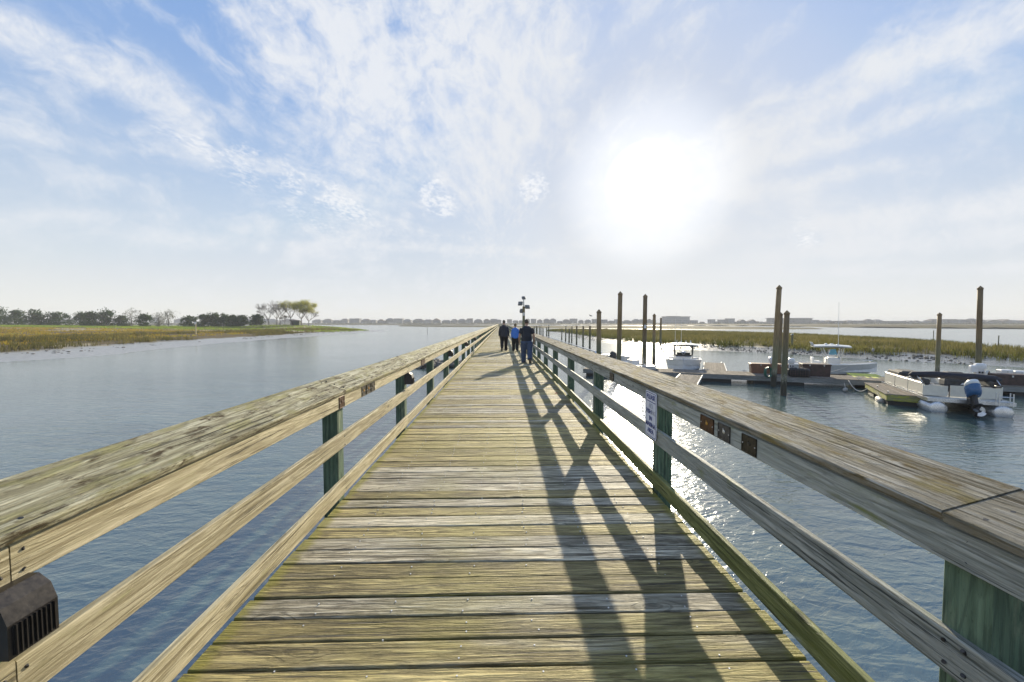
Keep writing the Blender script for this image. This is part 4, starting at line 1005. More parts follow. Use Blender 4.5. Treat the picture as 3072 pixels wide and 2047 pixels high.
# memorial plaques on the rails
M['plaque_copper'] = plain('copper_plaque', (.10, .045, .022), .4, .5, var=.6, scale=30); M['plaque_pewter'] = plain('pewter_plaque', (.09, .09, .095), .4, .5, var=.5, scale=30); M['plaque_dark'] = plain('tarnished_plaque', (.05, .04, .025), .45, .4, var=.6, scale=30)
M['gold'] = plain('gold_emblem', (.45, .24, .04), .35, .6)
def plaque(s, px0, px1, label, mat, grp, emblem=None):
    X = s*1.4735
    a = onplane(px0, 1250, X); b_ = onplane(px1, 1250, X); y = (a.y+b_.y)/2; w = abs(a.y-b_.y)
    root = thing('plaque', label, 'plaque', (X-s*.003, y, DZ+.928), R(-90)*s, grp)
    h = .108
    MB().box((0, 0, 0), (w, .006, h), ch=.0015).build('plate', M[mat], root)
    mb = MB()
    for z_ in (h/2-.004, -h/2+.004): mb.box((0, -.0042, z_), (w-.004, .003, .005))
    for x in (w/2-.004, -w/2+.004): mb.box((x, -.0042, 0), (.005, .003, h-.012))
    mb.build('rim', M[mat], root)
    for x in (-w/2+.013, w/2-.013): MB().tube([(x, -.006, 0), (x, 0, 0)], .004, 8).build('screw', M['screw'], root)
    mb = MB(); mb.ell((0, -.004, .005), (.016, .004, .012), 10, 6); mb.ell((-.007, -.004, .02), (.006, .003, .006), 8, 5); mb.build('relief', M[emblem or mat], root)
plaque(1, 2104, 2144, 'copper plaque with gold emblem, first of three on the right rail past the sign', 'plaque_copper', 'memorial plaques on the rails', 'gold')
plaque(1, 2157, 2194, 'pewter grey plaque, middle of three on the right rail past the sign', 'plaque_pewter', 'memorial plaques on the rails', 'steel')
plaque(1, 2229.5, 2275, 'blackened plaque, closest of three on the right rail past the sign', 'plaque_dark', 'memorial plaques on the rails')
plaque(1, 1829, 1840, 'small tarnished plaque on the right rail, beyond the sign', 'plaque_dark', 'memorial plaques on the rails')
plaque(-1, 1016.5, 1032.5, 'reddish copper plaque on the sunlit left rail above its second post', 'plaque_copper', 'memorial plaques on the rails')
plaque(-1, 1085.5, 1098, 'bronze plaque on the left rail, nearest of a group of three', 'plaque_dark', 'memorial plaques on the rails', 'gold')
plaque(-1, 1100, 1112, 'bronze plaque on the left rail, middle of a group of three', 'plaque_dark', 'memorial plaques on the rails', 'gold')
plaque(-1, 1113.5, 1124, 'bronze plaque on the left rail, farthest of a group of three', 'plaque_dark', 'memorial plaques on the rails')
plaque(-1, 1265, 1275, 'bright copper plaque on the left rail above its fourth post', 'plaque_copper', 'memorial plaques on the rails')
# louvred box lights on the left posts
M['bronze'] = plain('bronze_housing', (.045, .04, .038), .38, .5, var=.2, scale=10)
M['louvre_dark'] = plain('louvre_recess', (.012, .012, .013), .5)
def box_light(yc, label):
    root = thing('box_light', label, 'outdoor light', (-1.513, yc, DZ+.70), 0, 'louvred box lights on the left railing posts')
    w, h = .128, .178
    pr = [(.0, 0), (.122, .0), (.122, .10), (.104, h*.84), (.07, h), (.0, h)]
    MB().sect((0, -w/2, 0), (0, w/2, 0), pr, (1, 0, 0), (0, 0, 1)).build('housing', M['bronze'], root)
    MB().box((.1235, 0, .052), (.003, w*.84, .085)).build('louvre_recess', M['louvre_dark'], root)
    mb = MB()
    for k in range(9): mb.box((.127, w*(-.38+.76*k/8), .052), (.008, .003, .088))
    mb.build('louvre', M['bronze'], root)
for i, l in ((2, 'bronze louvred box light close by on the nearest left post'), (4, 'bronze louvred box light on the third left post'), (6, 'box light on the fifth left post'), (8, 'box light on the seventh left post'), (10, 'box light on the ninth left post'), (12, 'box light on the eleventh left post')):
    box_light(YSL[i]-.02, l)
# red leaf scraps on the deck
q_ = G(1668, 1181, DZ)
mb = MB()
M['red'] = plain('red_scrap', (.45, .05, .04), .6)
for k in range(4):
    a = random.uniform(0, 6); x, y = random.uniform(-.05, .05), random.uniform(-.04, .04)
    mb.loft([[(x-.03, y, .004), (x, y-.012, .006), (x, y-.012, .003)], [(x+.005, y, .016), (x+.005, y, .018), (x+.005, y, .012)], [(x+.035, y+.01, .004), (x+.03, y+.02, .008), (x+.03, y+.02, .003)]])
o = mb.build('litter', M['red']); o.location = (q_.x, q_.y, DZ+.004); tag(o, 'small scrap of red litter lying on the shaded deck boards', 'litter')
# ================================================================== land, grass, trees, houses, haze
from mathutils import noise as MN
def fbm(x, y, s, o=3): return MN.fractal(Vector((x*s, y*s, 3.1)), 1.0, 2.0, o)
def sdist(P, pts):
    """signed distance (inside positive) of points P (n,2) to a polygon"""
    pts = np.array(pts); n = len(pts); best = np.full(len(P), 1e9); ins = np.zeros(len(P), bool)
    for i in range(n):
        a = pts[i]; b = pts[(i+1) % n]; e = b-a
        t_ = np.clip(((P-a) @ e)/(e @ e), 0, 1); d_ = np.hypot(*(P-(a+t_[:, None]*e)).T); best = np.minimum(best, d_)
        c = ((a[1] > P[:, 1]) != (b[1] > P[:, 1]))
        with np.errstate(divide='ignore', invalid='ignore'):
            xi = (b[0]-a[0])*(P[:, 1]-a[1])/(b[1]-a[1])+a[0]
        ins ^= c & (P[:, 0] < xi)
    return np.where(ins, best, -best)
def g2(px, py, z=0): q_ = G(px, py, z); return (q_.x, q_.y)
def terrain(name, poly, prof, res, mat, nz=.06, bumps=(), wob=1.2, lab=None):
    pa = np.array(poly); x0, y0 = pa.min(0)-8; x1, y1 = pa.max(0)+8
    nx, ny = int((x1-x0)/res)+2, int((y1-y0)/res)+2
    X, Y = np.meshgrid(x0+np.arange(nx)*res, y0+np.arange(ny)*res); P = np.stack([X.ravel(), Y.ravel()], 1)
    d_ = sdist(P, poly)
    w_ = np.array([fbm(p[0], p[1], .12) for p in P]); d_ = d_+w_*wob
    z_ = np.interp(d_, *zip(*prof))
    z_ += nz*np.array([fbm(p[0], p[1], .5) for p in P])*np.clip(d_/4, 0, 1)
    for (bx, by, rx, ry, h) in bumps: z_ += h*np.exp(-((P[:, 0]-bx)/rx)**2-((P[:, 1]-by)/ry)**2)*np.clip(d_/6, 0, 1)
    keep = d_ > -6
    idx = -np.ones(len(P), int); idx[keep] = np.arange(keep.sum())
    vs = [(float(a), float(b), float(c)) for (a, b), c in zip(P[keep], z_[keep])]
    fs = []
    I = idx.reshape(ny, nx)
    for j in range(ny-1):
        for i in range(nx-1):
            q_ = (I[j, i], I[j, i+1], I[j+1, i+1], I[j+1, i])
            if min(q_) >= 0: fs.append(tuple(int(k) for k in q_))
    o = MB().add(vs, fs, rnd=.5).build(name, mat, smooth=True, fix=False); tag(o, kind='structure')
    def zf(pts):
        dd = sdist(pts, poly)+np.array([fbm(p[0], p[1], .12) for p in pts])*wob
        zz = np.interp(dd, *zip(*prof))
        for (bx, by, rx, ry, h) in bumps: zz += h*np.exp(-((pts[:, 0]-bx)/rx)**2-((pts[:, 1]-by)/ry)**2)*np.clip(dd/6, 0, 1)
        return dd, zz
    return zf
def ground(name, mud, soil, grassc, z0, z1, sand=None, sc=.25, wet=.3):
    m, t, b = material(name); g = t.new('ShaderNodeTexCoord').outputs['Object']; z = t.sep(g)[2]
    n = t.noise(g, sc, 6, .65); n2 = t.noise(g, sc*9, 4, .6); n3 = t.noise(t.vm('MULTIPLY', g, (1, .35, 1)), sc*.35, 3, .5)
    zz = t.m('ADD', z, t.m('MULTIPLY', t.m('SUBTRACT', n, .5), .5))
    k = t.ss(zz, z0, z0+.18); k2 = t.ss(zz, z1, z1+.7)
    mudc = t.mix(t.ss(n2, .3, .7), tuple(x*.6 for x in mud), mud)
    c = t.mix(k, mudc, t.mix(t.ss(n2, .3, .7), tuple(x*.55 for x in soil), soil))
    if sand: c = t.mix(t.m('MULTIPLY', t.ss(n3, .56, .62), k), c, sand)
    c = t.mix(k2, c, t.mix(t.ss(n2, .3, .7), tuple(x*.6 for x in grassc), grassc))
    t.put(b.inputs['Base Color'], c); t.put(b.inputs['Roughness'], t.mix(k, (wet, wet, wet), (.9, .9, .9)))
    t.put(b.inputs['Normal'], t.bump(n2, .6, .12))
    t.put(b.inputs['Specular IOR Level'], t.m('MULTIPLY_ADD', k, -.46, .5))
    return m
def grass_mat(name, cols, trans=.45):
    m, t, b = material(name); r = t.attr('rnd', 2)
    g = t.new('ShaderNodeTexCoord').outputs['Object']; n = t.noise(g, .09, 4, .6)
    k = t.m('ADD', t.m('MULTIPLY', r, .55), t.m('MULTIPLY', t.ss(n, .3, .7), .45))
    c = t.mix(t.ss(k, .15, .5), cols[0], cols[1]); c = t.mix(t.ss(k, .5, .9), c, cols[2])
    t.put(b.inputs['Base Color'], c); b.inputs['Roughness'].default_value = .7; b.inputs['Specular IOR Level'].default_value = .15
    tr = t.new('ShaderNodeBsdfTranslucent'); t.put(tr.inputs[0], c); mx = t.new('ShaderNodeMixShader'); mx.inputs[0].default_value = trans
    o = [x for x in t.n if x.type == 'OUTPUT_MATERIAL'][0]
    t.l.new(b.outputs[0], mx.inputs[1]); t.l.new(tr.outputs[0], mx.inputs[2]); t.l.new(mx.outputs[0], o.inputs[0])
    return m
RNG = np.random.default_rng(5)
def blades(name, pts, h, w, nb, mat, spread=.3, lean=.35):
    """tufts of grass: pts (n,3); h, w arrays or numbers"""
    n = len(pts); h = np.broadcast_to(h, n); w = np.broadcast_to(w, n)
    P = np.repeat(pts, nb, 0); Hh = np.repeat(h, nb)*RNG.uniform(.6, 1.1, n*nb); Ww = np.repeat(w, nb)*RNG.uniform(.6, 1.2, n*nb)
    a = RNG.uniform(0, 2*np.pi, n*nb); rr_ = RNG.uniform(0, spread, n*nb)
    P = P+np.stack([np.cos(a)*rr_, np.sin(a)*rr_, np.full(n*nb, -.05)], 1)
    b = RNG.uniform(0, np.pi, n*nb); s = np.stack([np.cos(b), np.sin(b)*.4, 0*b], 1)*(Ww/2)[:, None]
    l = RNG.uniform(-lean, lean, (n*nb, 2))*Hh[:, None]
    tip = P+np.stack([l[:, 0], l[:, 1], Hh], 1); mid = P+np.stack([l[:, 0]*.3, l[:, 1]*.3, Hh*.55], 1)
    V = np.stack([P-s, P+s, mid+s*.7, tip, mid-s*.7], 1).reshape(-1, 3)
    me = bpy.data.meshes.new(name); k = n*nb
    me.vertices.add(k*5); me.vertices.foreach_set('co', V.astype(np.float32).ravel())
    me.loops.add(k*5); me.loops.foreach_set('vertex_index', np.arange(k*5, dtype=np.int32))
    me.polygons.add(k); me.polygons.foreach_set('loop_start', np.arange(k, dtype=np.int32)*5)
    me.update(calc_edges=True)
    at = me.attributes.new('rnd', 'FLOAT', 'POINT'); at.data.foreach_set('value', np.repeat(np.repeat(RNG.uniform(0, 1, n), nb)*.6+RNG.uniform(0, .4, k), 5).astype(np.float32))
    me.materials.append(mat); o = bpy.data.objects.new(name, me); COL.objects.link(o); tag(o, kind='stuff'); return o
def scatter(poly, n, zf, dmin, dmax=1e9, keep=None):
    pa = np.array(poly); lo, hi = pa.min(0), pa.max(0); out_ = []; tot = 0
    while tot < n:
        P = RNG.uniform(lo, hi, (n*2, 2)); d_ = sdist(P, poly); ok = (d_ > dmin-2) & (d_ < dmax+2)
        P = P[ok]
        if len(P) == 0: break
        if keep is not None: P = P[keep(P)]
        d_, z_ = zf(P); ok = (d_ > dmin) & (d_ < dmax); out_.append(np.column_stack([P[ok], z_[ok]])); tot += ok.sum()
    return np.concatenate(out_)[:n]
nz = lambda P, s, th: np.array([fbm(p[0], p[1], s) for p in P]) > th
# ---------------------------------------------------------------- left bank
M['land_l'] = ground('left_bank_ground', (.36, .35, .325), (.17, .135, .075), (.15, .15, .06), .30, 1.7, sand=(.36, .31, .21), wet=.32)
LP = [g2(-900, 1190), g2(-400, 1122), g2(0, 1088), g2(150, 1080), g2(300, 1070), g2(420, 1057), g2(560, 1041), g2(700, 1028), g2(850, 1017), g2(960, 1009), g2(1010, 1003), g2(1100, 998), g2(1178, 993.3), g2(1130, 990.5), g2(1060, 988.2), g2(1000, 986.2), g2(960, 983), g2(930, 981), (-120, 330), (-420, 360), (-420, 40), (-120, 12)]
LPR = [(-6, -.6), (0, -.05), (3, .08), (9, .26), (13, .55), (25, .85), (60, 1.35), (95, 1.95), (130, 2.45), (200, 2.6)]
tc = g2(862, 976, 2.6)
tcx = D(862, 976, 200)
zl = terrain('left_bank', LP, LPR, 2.0, M['land_l'], bumps=[(tcx.x, 204, 26, 24, 1.5)], wob=1.6)
def onland(px, Y):
    q_ = D(px, 1000, Y); d_, z_ = zl(np.array([[q_.x, q_.y]])); return Vector((q_.x, q_.y, float(z_[0])))
# the pale footpath
mb = MB(); prev = None; pts = []
for px, Y in ((-500, 128), (-200, 128), (0, 128), (250, 126), (480, 128), (640, 136), (760, 150), (860, 172)):
    q_ = onland(px, Y); pts.append(q_)
fine_ = [pts[i].lerp(pts[i+1], k/8) for i in range(len(pts)-1) for k in range(8)]
rings = []
for i, q_ in enumerate(fine_):
    ww = 3.4+1.2*math.sin(i*.9); zz = float(zl(np.array([[q_.x, q_.y]]))[1][0])
    za = float(zl(np.array([[q_.x, q_.y+ww]]))[1][0]); zb = float(zl(np.array([[q_.x, q_.y-ww]]))[1][0])
    rings.append([(q_.x, q_.y-ww, zb+.05), (q_.x, q_.y, zz+.10), (q_.x, q_.y+ww, za+.05)])
mb.loft(rings, closed=False)
M['path'] = plain('sandy_path', (.40, .36, .27), .9, var=.2, scale=.4)
tag(mb.build('footpath', M['path'], fix=False), kind='structure')
M['g_sedge'] = grass_mat('olive_sedge', ((.055, .055, .016), (.10, .095, .03), (.19, .16, .06)))
M['g_marsh'] = grass_mat('orange_marsh_grass', ((.13, .12, .02), (.30, .21, .028), (.25, .26, .05)))
M['g_green'] = grass_mat('green_meadow_grass', ((.11, .16, .025), (.20, .28, .035), (.28, .31, .06)))
near = lambda P: P[:, 1] < 80
p_ = scatter(LP, 9000, zl, 10.5, 34, lambda P: (P[:, 1] < 170) & (P[:, 1] > 22) & (P[:, 0] > -170)); kk = nz(p_, .05, -.12); p_ = p_[kk]
blades('tall_sedge', p_, RNG.uniform(.5, 1.1, len(p_)), .09, 6, M['g_sedge'], .5)
p_ = scatter(LP, 15000, zl, 18, 105, lambda P: (P[:, 1] < 135) & (P[:, 0] > -260)); kk = nz(p_, .06, -.12); p_ = p_[kk]
blades('marsh_grass', p_, RNG.uniform(.3, .55, len(p_)), .22, 5, M['g_marsh'], .8)
p_ = scatter(LP, 12000, zl, 9, 1e9, lambda P: (P[:, 1] > 142) & (P[:, 1] < 260) & (P[:, 0] > -300))
blades('meadow_grass', p_, RNG.uniform(.25, .5, len(p_)), .35, 4, M['g_green'], 1.0)
# oyster shells and wrack on the left mud
M['shell'] = plain('oyster_shell', (.17, .155, .13), .8, var=.6, scale=3)
def lumps(name, P, s0, s1, mat, label=None, kind='stuff', flat=.5):
    mb = MB()
    for x, y, z_ in P:
        s = random.uniform(s0, s1); T = Matrix.Rotation(random.uniform(0, 6), 3, 'Z')
        mb.ell((x, y, z_+s*.1), (s, s*random.uniform(.5, .9), s*flat*random.uniform(.6, 1.3)), 6, 4, T)
    return tag(mb.build(name, mat, fix=False), label, kind=kind)
p_ = scatter(LP, 1100, zl, 4.5, 14, lambda P: (P[:, 1] < 180) & (P[:, 1] > 45)); p_ = p_[nz(p_, .09, -.02)]
lumps('oyster_shells', p_, .07, .24, M['shell'], flat=.35)
# ---------------------------------------------------------------- right marsh bank
M['land_r'] = ground('right_marsh_ground', (.24, .235, .22), (.12, .105, .06), (.12, .11, .045), .34, 1.0, wet=.2)
RF = [(3700, 1150), (3300, 1117), (3072, 1103), (2850, 1093), (2630, 1081), (2450, 1069), (2300, 1060), (2080, 1051), (1950, 1044), (1821, 1030), (1740, 1016), (1680, 1005), (1640, 999), (1600, 994)]
RB = [(1600, 988), (1660, 986), (1900, 987.5), (2088, 990), (2300, 995), (2500, 1001), (2800, 1013), (3072, 1027), (3700, 1060)]
RP = [g2(*q_) for q_ in RF]+[g2(a, b_, 1.0) for a, b_ in RB]
RPR = [(-6, -.6), (0, -.04), (2.5, .12), (5, .28), (7, .5), (12, .6), (60, .7)]
zr_ = terrain('right_marsh', RP, RPR, 1.3, M['land_r'], wob=1.5)
M['g_right'] = grass_mat('olive_cordgrass', ((.055, .058, .016), (.115, .108, .032), (.195, .17, .065)), .5)
M['g_right2'] = grass_mat('green_cordgrass', ((.04, .05, .012), (.085, .095, .02), (.15, .145, .045)), .5)
p_ = scatter(RP, 9000, zr_, 6.0, 1e9); 
blades('cordgrass', p_, RNG.uniform(.55, .85, len(p_)), .10, 6, M['g_right'], .55)
p_ = scatter(RP, 4200, zr_, 4.6, 8.5); p_ = p_[nz(p_, .12, -.3)]
blades('bank_cordgrass', p_, RNG.uniform(.5, .85, len(p_)), .07, 8, M['g_right2'], .4)
p_ = scatter(RP, 2200, zr_, .4, 5.2, lambda P: P[:, 1] < 110); p_ = p_[nz(p_, .16, -.08)]
lumps('oyster_bed', p_, .05, .17, M['shell'], flat=.7)
# small oyster reef beside the pier
c = G(1305, 1095, .1)
P = [(c.x+random.gauss(0, 1.1), c.y+random.gauss(0, .9), random.uniform(-.05, .3)) for k in range(160)]
lumps('oyster_reef', P, .12, .4, M['shell'])
# ---------------------------------------------------------------- far marsh islands and far shore
M['marsh_far'] = ground('far_marsh_grass', (.075, .07, .045), (.085, .078, .036), (.10, .085, .036), .1, .6, sc=.03, wet=.6)
M['marsh_dark'] = ground('dark_far_marsh', (.09, .085, .05), (.10, .095, .05), (.11, .10, .05), .1, .6, sc=.03, wet=.6)
PR = [(-8, -.5), (0, 0), (2, .5), (6, .85), (80, 1.0)]
I2 = [g2(2490, 987.5), g2(2380, 988.6), g2(2100, 988.5), g2(1900, 987.5), g2(1750, 986), g2(1640, 985), g2(1560, 983.5), g2(1500, 981.5), g2(1500, 977.6, .9), g2(1750, 977, .9), g2(1900, 977.2, .9), g2(2150, 978.5, .9), g2(2380, 982, .9)]
terrain('marsh_island', I2, PR, 5, M['marsh_far'], wob=2, nz=.12)
I3 = [g2(1540, 982.5), g2(1440, 981.8), g2(1300, 981), g2(1200, 979.6), g2(1200, 977.2), g2(1300, 977, .6), g2(1540, 977, .7)]
terrain('low_marsh_island', I3, PR, 5, M['marsh_dark'], wob=2, nz=.12)
FS = [g2(-1500, 976.3), g2(-600, 975.8), g2(300, 975.5), g2(900, 975.3), g2(1300, 975.2), g2(1700, 975.6), g2(1900, 976.4), g2(2300, 979), g2(2480, 982.6), g2(2700, 985), g2(3072, 988), g2(3700, 994), g2(4800, 1003), (1600, 300), (1900, 2000), (-1900, 2000), (-1900, 600)]
terrain('far_shore', FS, [(-10, -.5), (0, 0), (3, .5), (10, .9), (120, 1.3), (600, 1.6)], 14, M['marsh_far'], wob=3, nz=.1)
M['leaf_far'] = grass_mat('far_scrub_leaves', ((.035, .045, .022), (.06, .07, .03), (.09, .085, .04)), .3)
def hd(px): return float(np.interp(px, [-600, 900, 1900, 2300, 2700, 3072, 3500], [930, 890, 830, 760, 640, 590, 560]))
pts = []
for k in range(5200):
    px = random.uniform(-300, 3350); Y = hd(px)+random.uniform(-22, 8); q_ = D(px, 975, Y)
    pts.append((q_.x, q_.y, 1.0+random.uniform(0, 2.6)*(0.6+.6*MN.noise(Vector((px*.02, 0, 0))))))
blades('shore_scrub', np.array(pts), RNG.uniform(.8, 2.2, len(pts)), 1.7, 3, M['leaf_far'], 1.5, .6)
# ---------------------------------------------------------------- beach houses along the far shore
M['house_a'] = plain('weathered_siding', (.20, .19, .18), .8, var=.15, scale=.4); M['house_b'] = plain('pale_siding', (.28, .275, .265), .8, var=.1, scale=.4); M['house_c'] = plain('grey_siding', (.17, .175, .19), .8, var=.15, scale=.4)
M['roof_a'] = plain('grey_shingle', (.14, .135, .13), .85, var=.2, scale=.5); M['roof_b'] = plain('brown_shingle', (.16, .12, .10), .85, var=.2, scale=.5)
M['hglass'] = plain('house_glass', (.04, .05, .06), .15)
z8 = lambda L: [(900+a/2.852, 900+b/2.852, 950+c/2.852, k) for a, b, c, k in L]
zz2 = lambda L: [(1400+a/3.922, 1400+b/3.922, 850+c/3.922, k) for a, b, c, k in L]
z3 = lambda L: [(1900+a/3.733, 1900+b/3.733, 830+c/3.733, k) for a, b, c, k in L]
z4 = lambda L: [(2450+a/3.336, 2450+b/3.336, 830+c/3.336, k) for a, b, c, k in L]
Hh, Ff, Gg, Ll = 'hip', 'flat', 'gable', 'low'
SEG = [('past the bushes on the left bank', [(-5, 30, 947, Hh), (60, 95, 951, Ll), (130, 200, 953, Ll), (205, 240, 952, Hh), (445, 480, 953, Hh), (520, 560, 956, Ll), (640, 690, 955, Hh), (700, 760, 956, Ll), (770, 830, 957, Ll), (840, 890, 957, Hh)]),
    ('between the bare trees and the pier', z8([(100, 180, 25, Hh), (190, 270, 20, Hh), (280, 340, 30, Ll), (345, 410, 18, Hh), (420, 510, 17, Ff), (520, 600, 20, Hh), (600, 650, 28, Ll), (660, 720, 22, Gg), (730, 800, 14, Hh), (800, 880, 17, Ff), (880, 950, 22, Hh), (960, 1060, 20, Hh), (1060, 1130, 25, Ll), (1130, 1200, 15, Gg), (1210, 1290, 30, Ll), (1290, 1350, 22, Hh), (1350, 1420, 20, Hh), (1430, 1480, 17, Ff), (1490, 1560, 22, Hh), (1570, 1630, 20, Gg), (1630, 1700, 20, Hh)])),
    ('between the pier end and the tall pilings', zz2([(-10, 75, 415, Hh), (80, 190, 435, Ll), (195, 270, 422, Hh), (275, 335, 420, Hh), (340, 410, 428, Ll), (475, 535, 425, Ff), (540, 610, 437, Ll), (615, 660, 437, Ll), (690, 745, 418, Hh), (755, 820, 420, Ff), (830, 895, 424, Gg), (905, 980, 418, Hh), (980, 1055, 416, Hh), (1065, 1130, 445, Ll), (1135, 1215, 424, Hh), (1220, 1305, 418, Ff), (1320, 1378, 432, Hh), (1395, 1465, 428, Hh)])),
    ('behind the tall pilings by the white boat', zz2([(1480, 1550, 422, Ff), (1590, 1660, 428, Ff), (1670, 1740, 440, Ll), (1745, 1790, 425, Ff), (1840, 1945, 435, Hh), (1960, 2040, 422, Hh), (2048, 2085, 425, Ff), (2130, 2170, 420, Gg), (2180, 2230, 430, Ll)])),
    ('next to the big flat-roofed block', z3([(342, 640, 447, 'big'), (645, 725, 490, Ff), (760, 800, 505, Ll), (855, 920, 480, Ff), (925, 970, 502, Ll), (972, 1052, 482, Ff), (1058, 1138, 470, Ff), (1150, 1185, 502, Ll), (1190, 1258, 480, Gg), (1262, 1300, 500, Ll), (1305, 1370, 480, Gg), (1375, 1410, 500, Ll), (1415, 1480, 505, Hh), (1485, 1525, 505, Ll)])),
    ('around the tallest leaning piling', z3([(1530, 2018, 464, 'long'), (2022, 2083, 487, Ff), (2098, 2180, 492, Hh), (2184, 2240, 490, Hh)])),
    ('over the second white boat', z4([(42, 95, 442, Ll), (100, 185, 438, Hh), (190, 300, 443, Ff), (306, 390, 438, Hh), (396, 500, 441, Ff), (505, 580, 427, Hh), (590, 675, 430, Hh), (700, 900, 445, Ff), (910, 980, 440, Gg), (988, 1058, 440, Hh), (1064, 1146, 448, Ll)])),
    ('past the lone piling behind the pontoon boat', z4([(1150, 1250, 425, Hh), (1258, 1395, 427, Ff), (1412, 1538, 430, Ff), (1545, 1630, 420, Hh), (1634, 1692, 428, Hh), (1700, 1856, 432, Gg), (1862, 1958, 428, Gg), (1964, 2075, 436, Hh), (2080, 2200, 436, Gg)]))]
ORD = ['first', 'second', 'third', 'fourth', 'fifth', 'sixth', 'seventh', 'eighth', 'ninth', 'tenth', 'eleventh', 'twelfth', 'thirteenth', 'fourteenth', 'fifteenth', 'sixteenth', 'seventeenth', 'eighteenth', 'nineteenth', 'twentieth', 'last']
def house(px0, px1, py, kind, label, i):
    Y = hd((px0+px1)/2)+random.uniform(-6, 14); a = D(px0, 970, Y); b_ = D(px1, 970, Y); top = D((px0+px1)/2, py, Y).z
    w = b_.x-a.x; cx = (a.x+b_.x)/2; z0 = .8
    big = kind in ('big', 'long')
    root = thing('beach_house' if not big else 'apartment_block', label, 'house' if not big else 'building', (cx, Y, z0), 0, 'hazy beach houses along the far shore')
    h = top-z0; dp = min(14, max(8, w*.8))
    wm = M[('house_a', 'house_b', 'house_c')[i % 3]]; rm = M[('roof_a', 'roof_b')[i % 2]]
    rh = {'hip': min(h*.32, w*.22), 'gable': min(h*.4, w*.28), 'flat': .5, 'low': min(h*.35, w*.14), 'big': .9, 'long': .7}[kind]
    wh = h-rh; ww = w*.94; sl = 0 if big else min(2.4, wh*.35)
    mb = MB(); mb.box((0, dp/2, (wh+sl)/2), (ww, dp, wh-sl))
    mb.build('wall', wm, root)
    if sl:
        for x in (-.44, -.15, .15, .44):
            for y in (.6, dp-.6): MB().box((x*ww, y, sl/2-.3), (.35, .35, sl+.6), axis=2).build('stilt', rm, root)
    mb = MB()
    if kind in ('hip', 'low'):
        k = .30 if kind == 'hip' else .22
        mb.loft([[(-w/2, -.5, wh+.004), (w/2, -.5, wh+.004), (w/2, dp+.5, wh+.004), (-w/2, dp+.5, wh+.004)], [(-w/2+w*k, dp*.42, h), (w/2-w*k, dp*.42, h), (w/2-w*k, dp*.58, h), (-w/2+w*k, dp*.58, h)]])
    elif kind == 'gable':
        mb.sect((0, -.5, 0), (0, dp+.5, 0), [(-w/2, wh+.004), (w/2, wh+.004), (w/2, wh+.2), (.0, h), (-w/2, wh+.2)], (1, 0, 0), (0, 0, 1))
    else:
        mb.box((0, dp/2, wh+rh/2+.004), (w, dp+.8, rh))
        if kind == 'big': mb.box((-w*.1, dp/2, h+.35), (w*.5, dp*.5, .7)); mb.tube([(w*.02, dp/2, h), (w*.02, dp/2, h+8)], .12, 6)
    mb.build('roof', rm, root)
    nw = max(2, int(w/3.2)); nf = max(1, int((wh-sl)/3.0))
    if big: nw, nf = 12, 3
    for f_ in range(nf):
        for k in range(nw):
            if random.random() < .2: continue
            MB().box(((k+.5)/nw*ww-ww/2, -.03, sl+(wh-sl)*(f_+.5)/nf), (ww/nw*.45, .08, min(1.5, (wh-sl)/nf*.5)), axis=0).build('window', M['hglass'], root)
hi = 0; rn = {'hip': 'hip-roofed', 'gable': 'gabled', 'flat': 'flat-roofed', 'low': 'low-roofed'}
for seg, L in SEG:
    cnt = {}
    tot = {k: sum(1 for q_ in L if q_[3] == k) for k in rn}
    for a, b_, y, k in L:
        if k == 'big': lab = 'big hazy flat-roofed block with a thin mast on the far shore'
        elif k == 'long': lab = 'long hazy apartment block behind the tallest leaning piling'
        else:
            cnt[k] = cnt.get(k, 0)+1
            lab = ('hazy %s house %s' % (rn[k], seg)) if tot[k] == 1 else ('%s hazy %s house from the left, %s' % (ORD[cnt[k]-1], rn[k], seg))
        house(a, b_, y, k, lab, hi); hi += 1
# ---------------------------------------------------------------- trees on the left bank
M['bark'] = plain('grey_bark', (.27, .25, .225), .85, var=.3, scale=3)
M['leaf_dark'] = grass_mat('evergreen_leaves', ((.014, .042, .006), (.028, .072, .010), (.06, .115, .018)), .25)
M['leaf_y'] = grass_mat('yellow_green_leaves', ((.30, .32, .02), (.42, .40, .03), (.48, .44, .06)), .5)
M['leaf_grey'] = grass_mat('silvery_leaves', ((.08, .095, .06), (.13, .14, .09), (.18, .18, .12)), .35)
def leaves(P, s, mat, name, parent, org):
    n = len(P); P = np.array(P)-np.array(org); V = []
    a = RNG.normal(0, 1, (n, 3)); a /= np.linalg.norm(a, axis=1)[:, None]; b_ = np.cross(a, RNG.normal(0, 1, (n, 3))); b_ /= np.linalg.norm(b_, axis=1)[:, None]
    S = (s*RNG.uniform(.6, 1.3, n))[:, None]
    V = np.stack([P-a*S*.5, P+b_*S*.32, P+a*S*.5, P-b_*S*.32], 1).reshape(-1, 3)
    mb = MB(); mb.v = [tuple(map(float, v)) for v in V]; mb.g = mb.v; mb.f = [(4*k, 4*k+1, 4*k+2, 4*k+3) for k in range(n)]; mb.m = [0]*n
    mb.r = list(np.repeat(RNG.uniform(0, 1, n), 4).astype(float))
    return mb.build(name, mat, parent, fix=False)
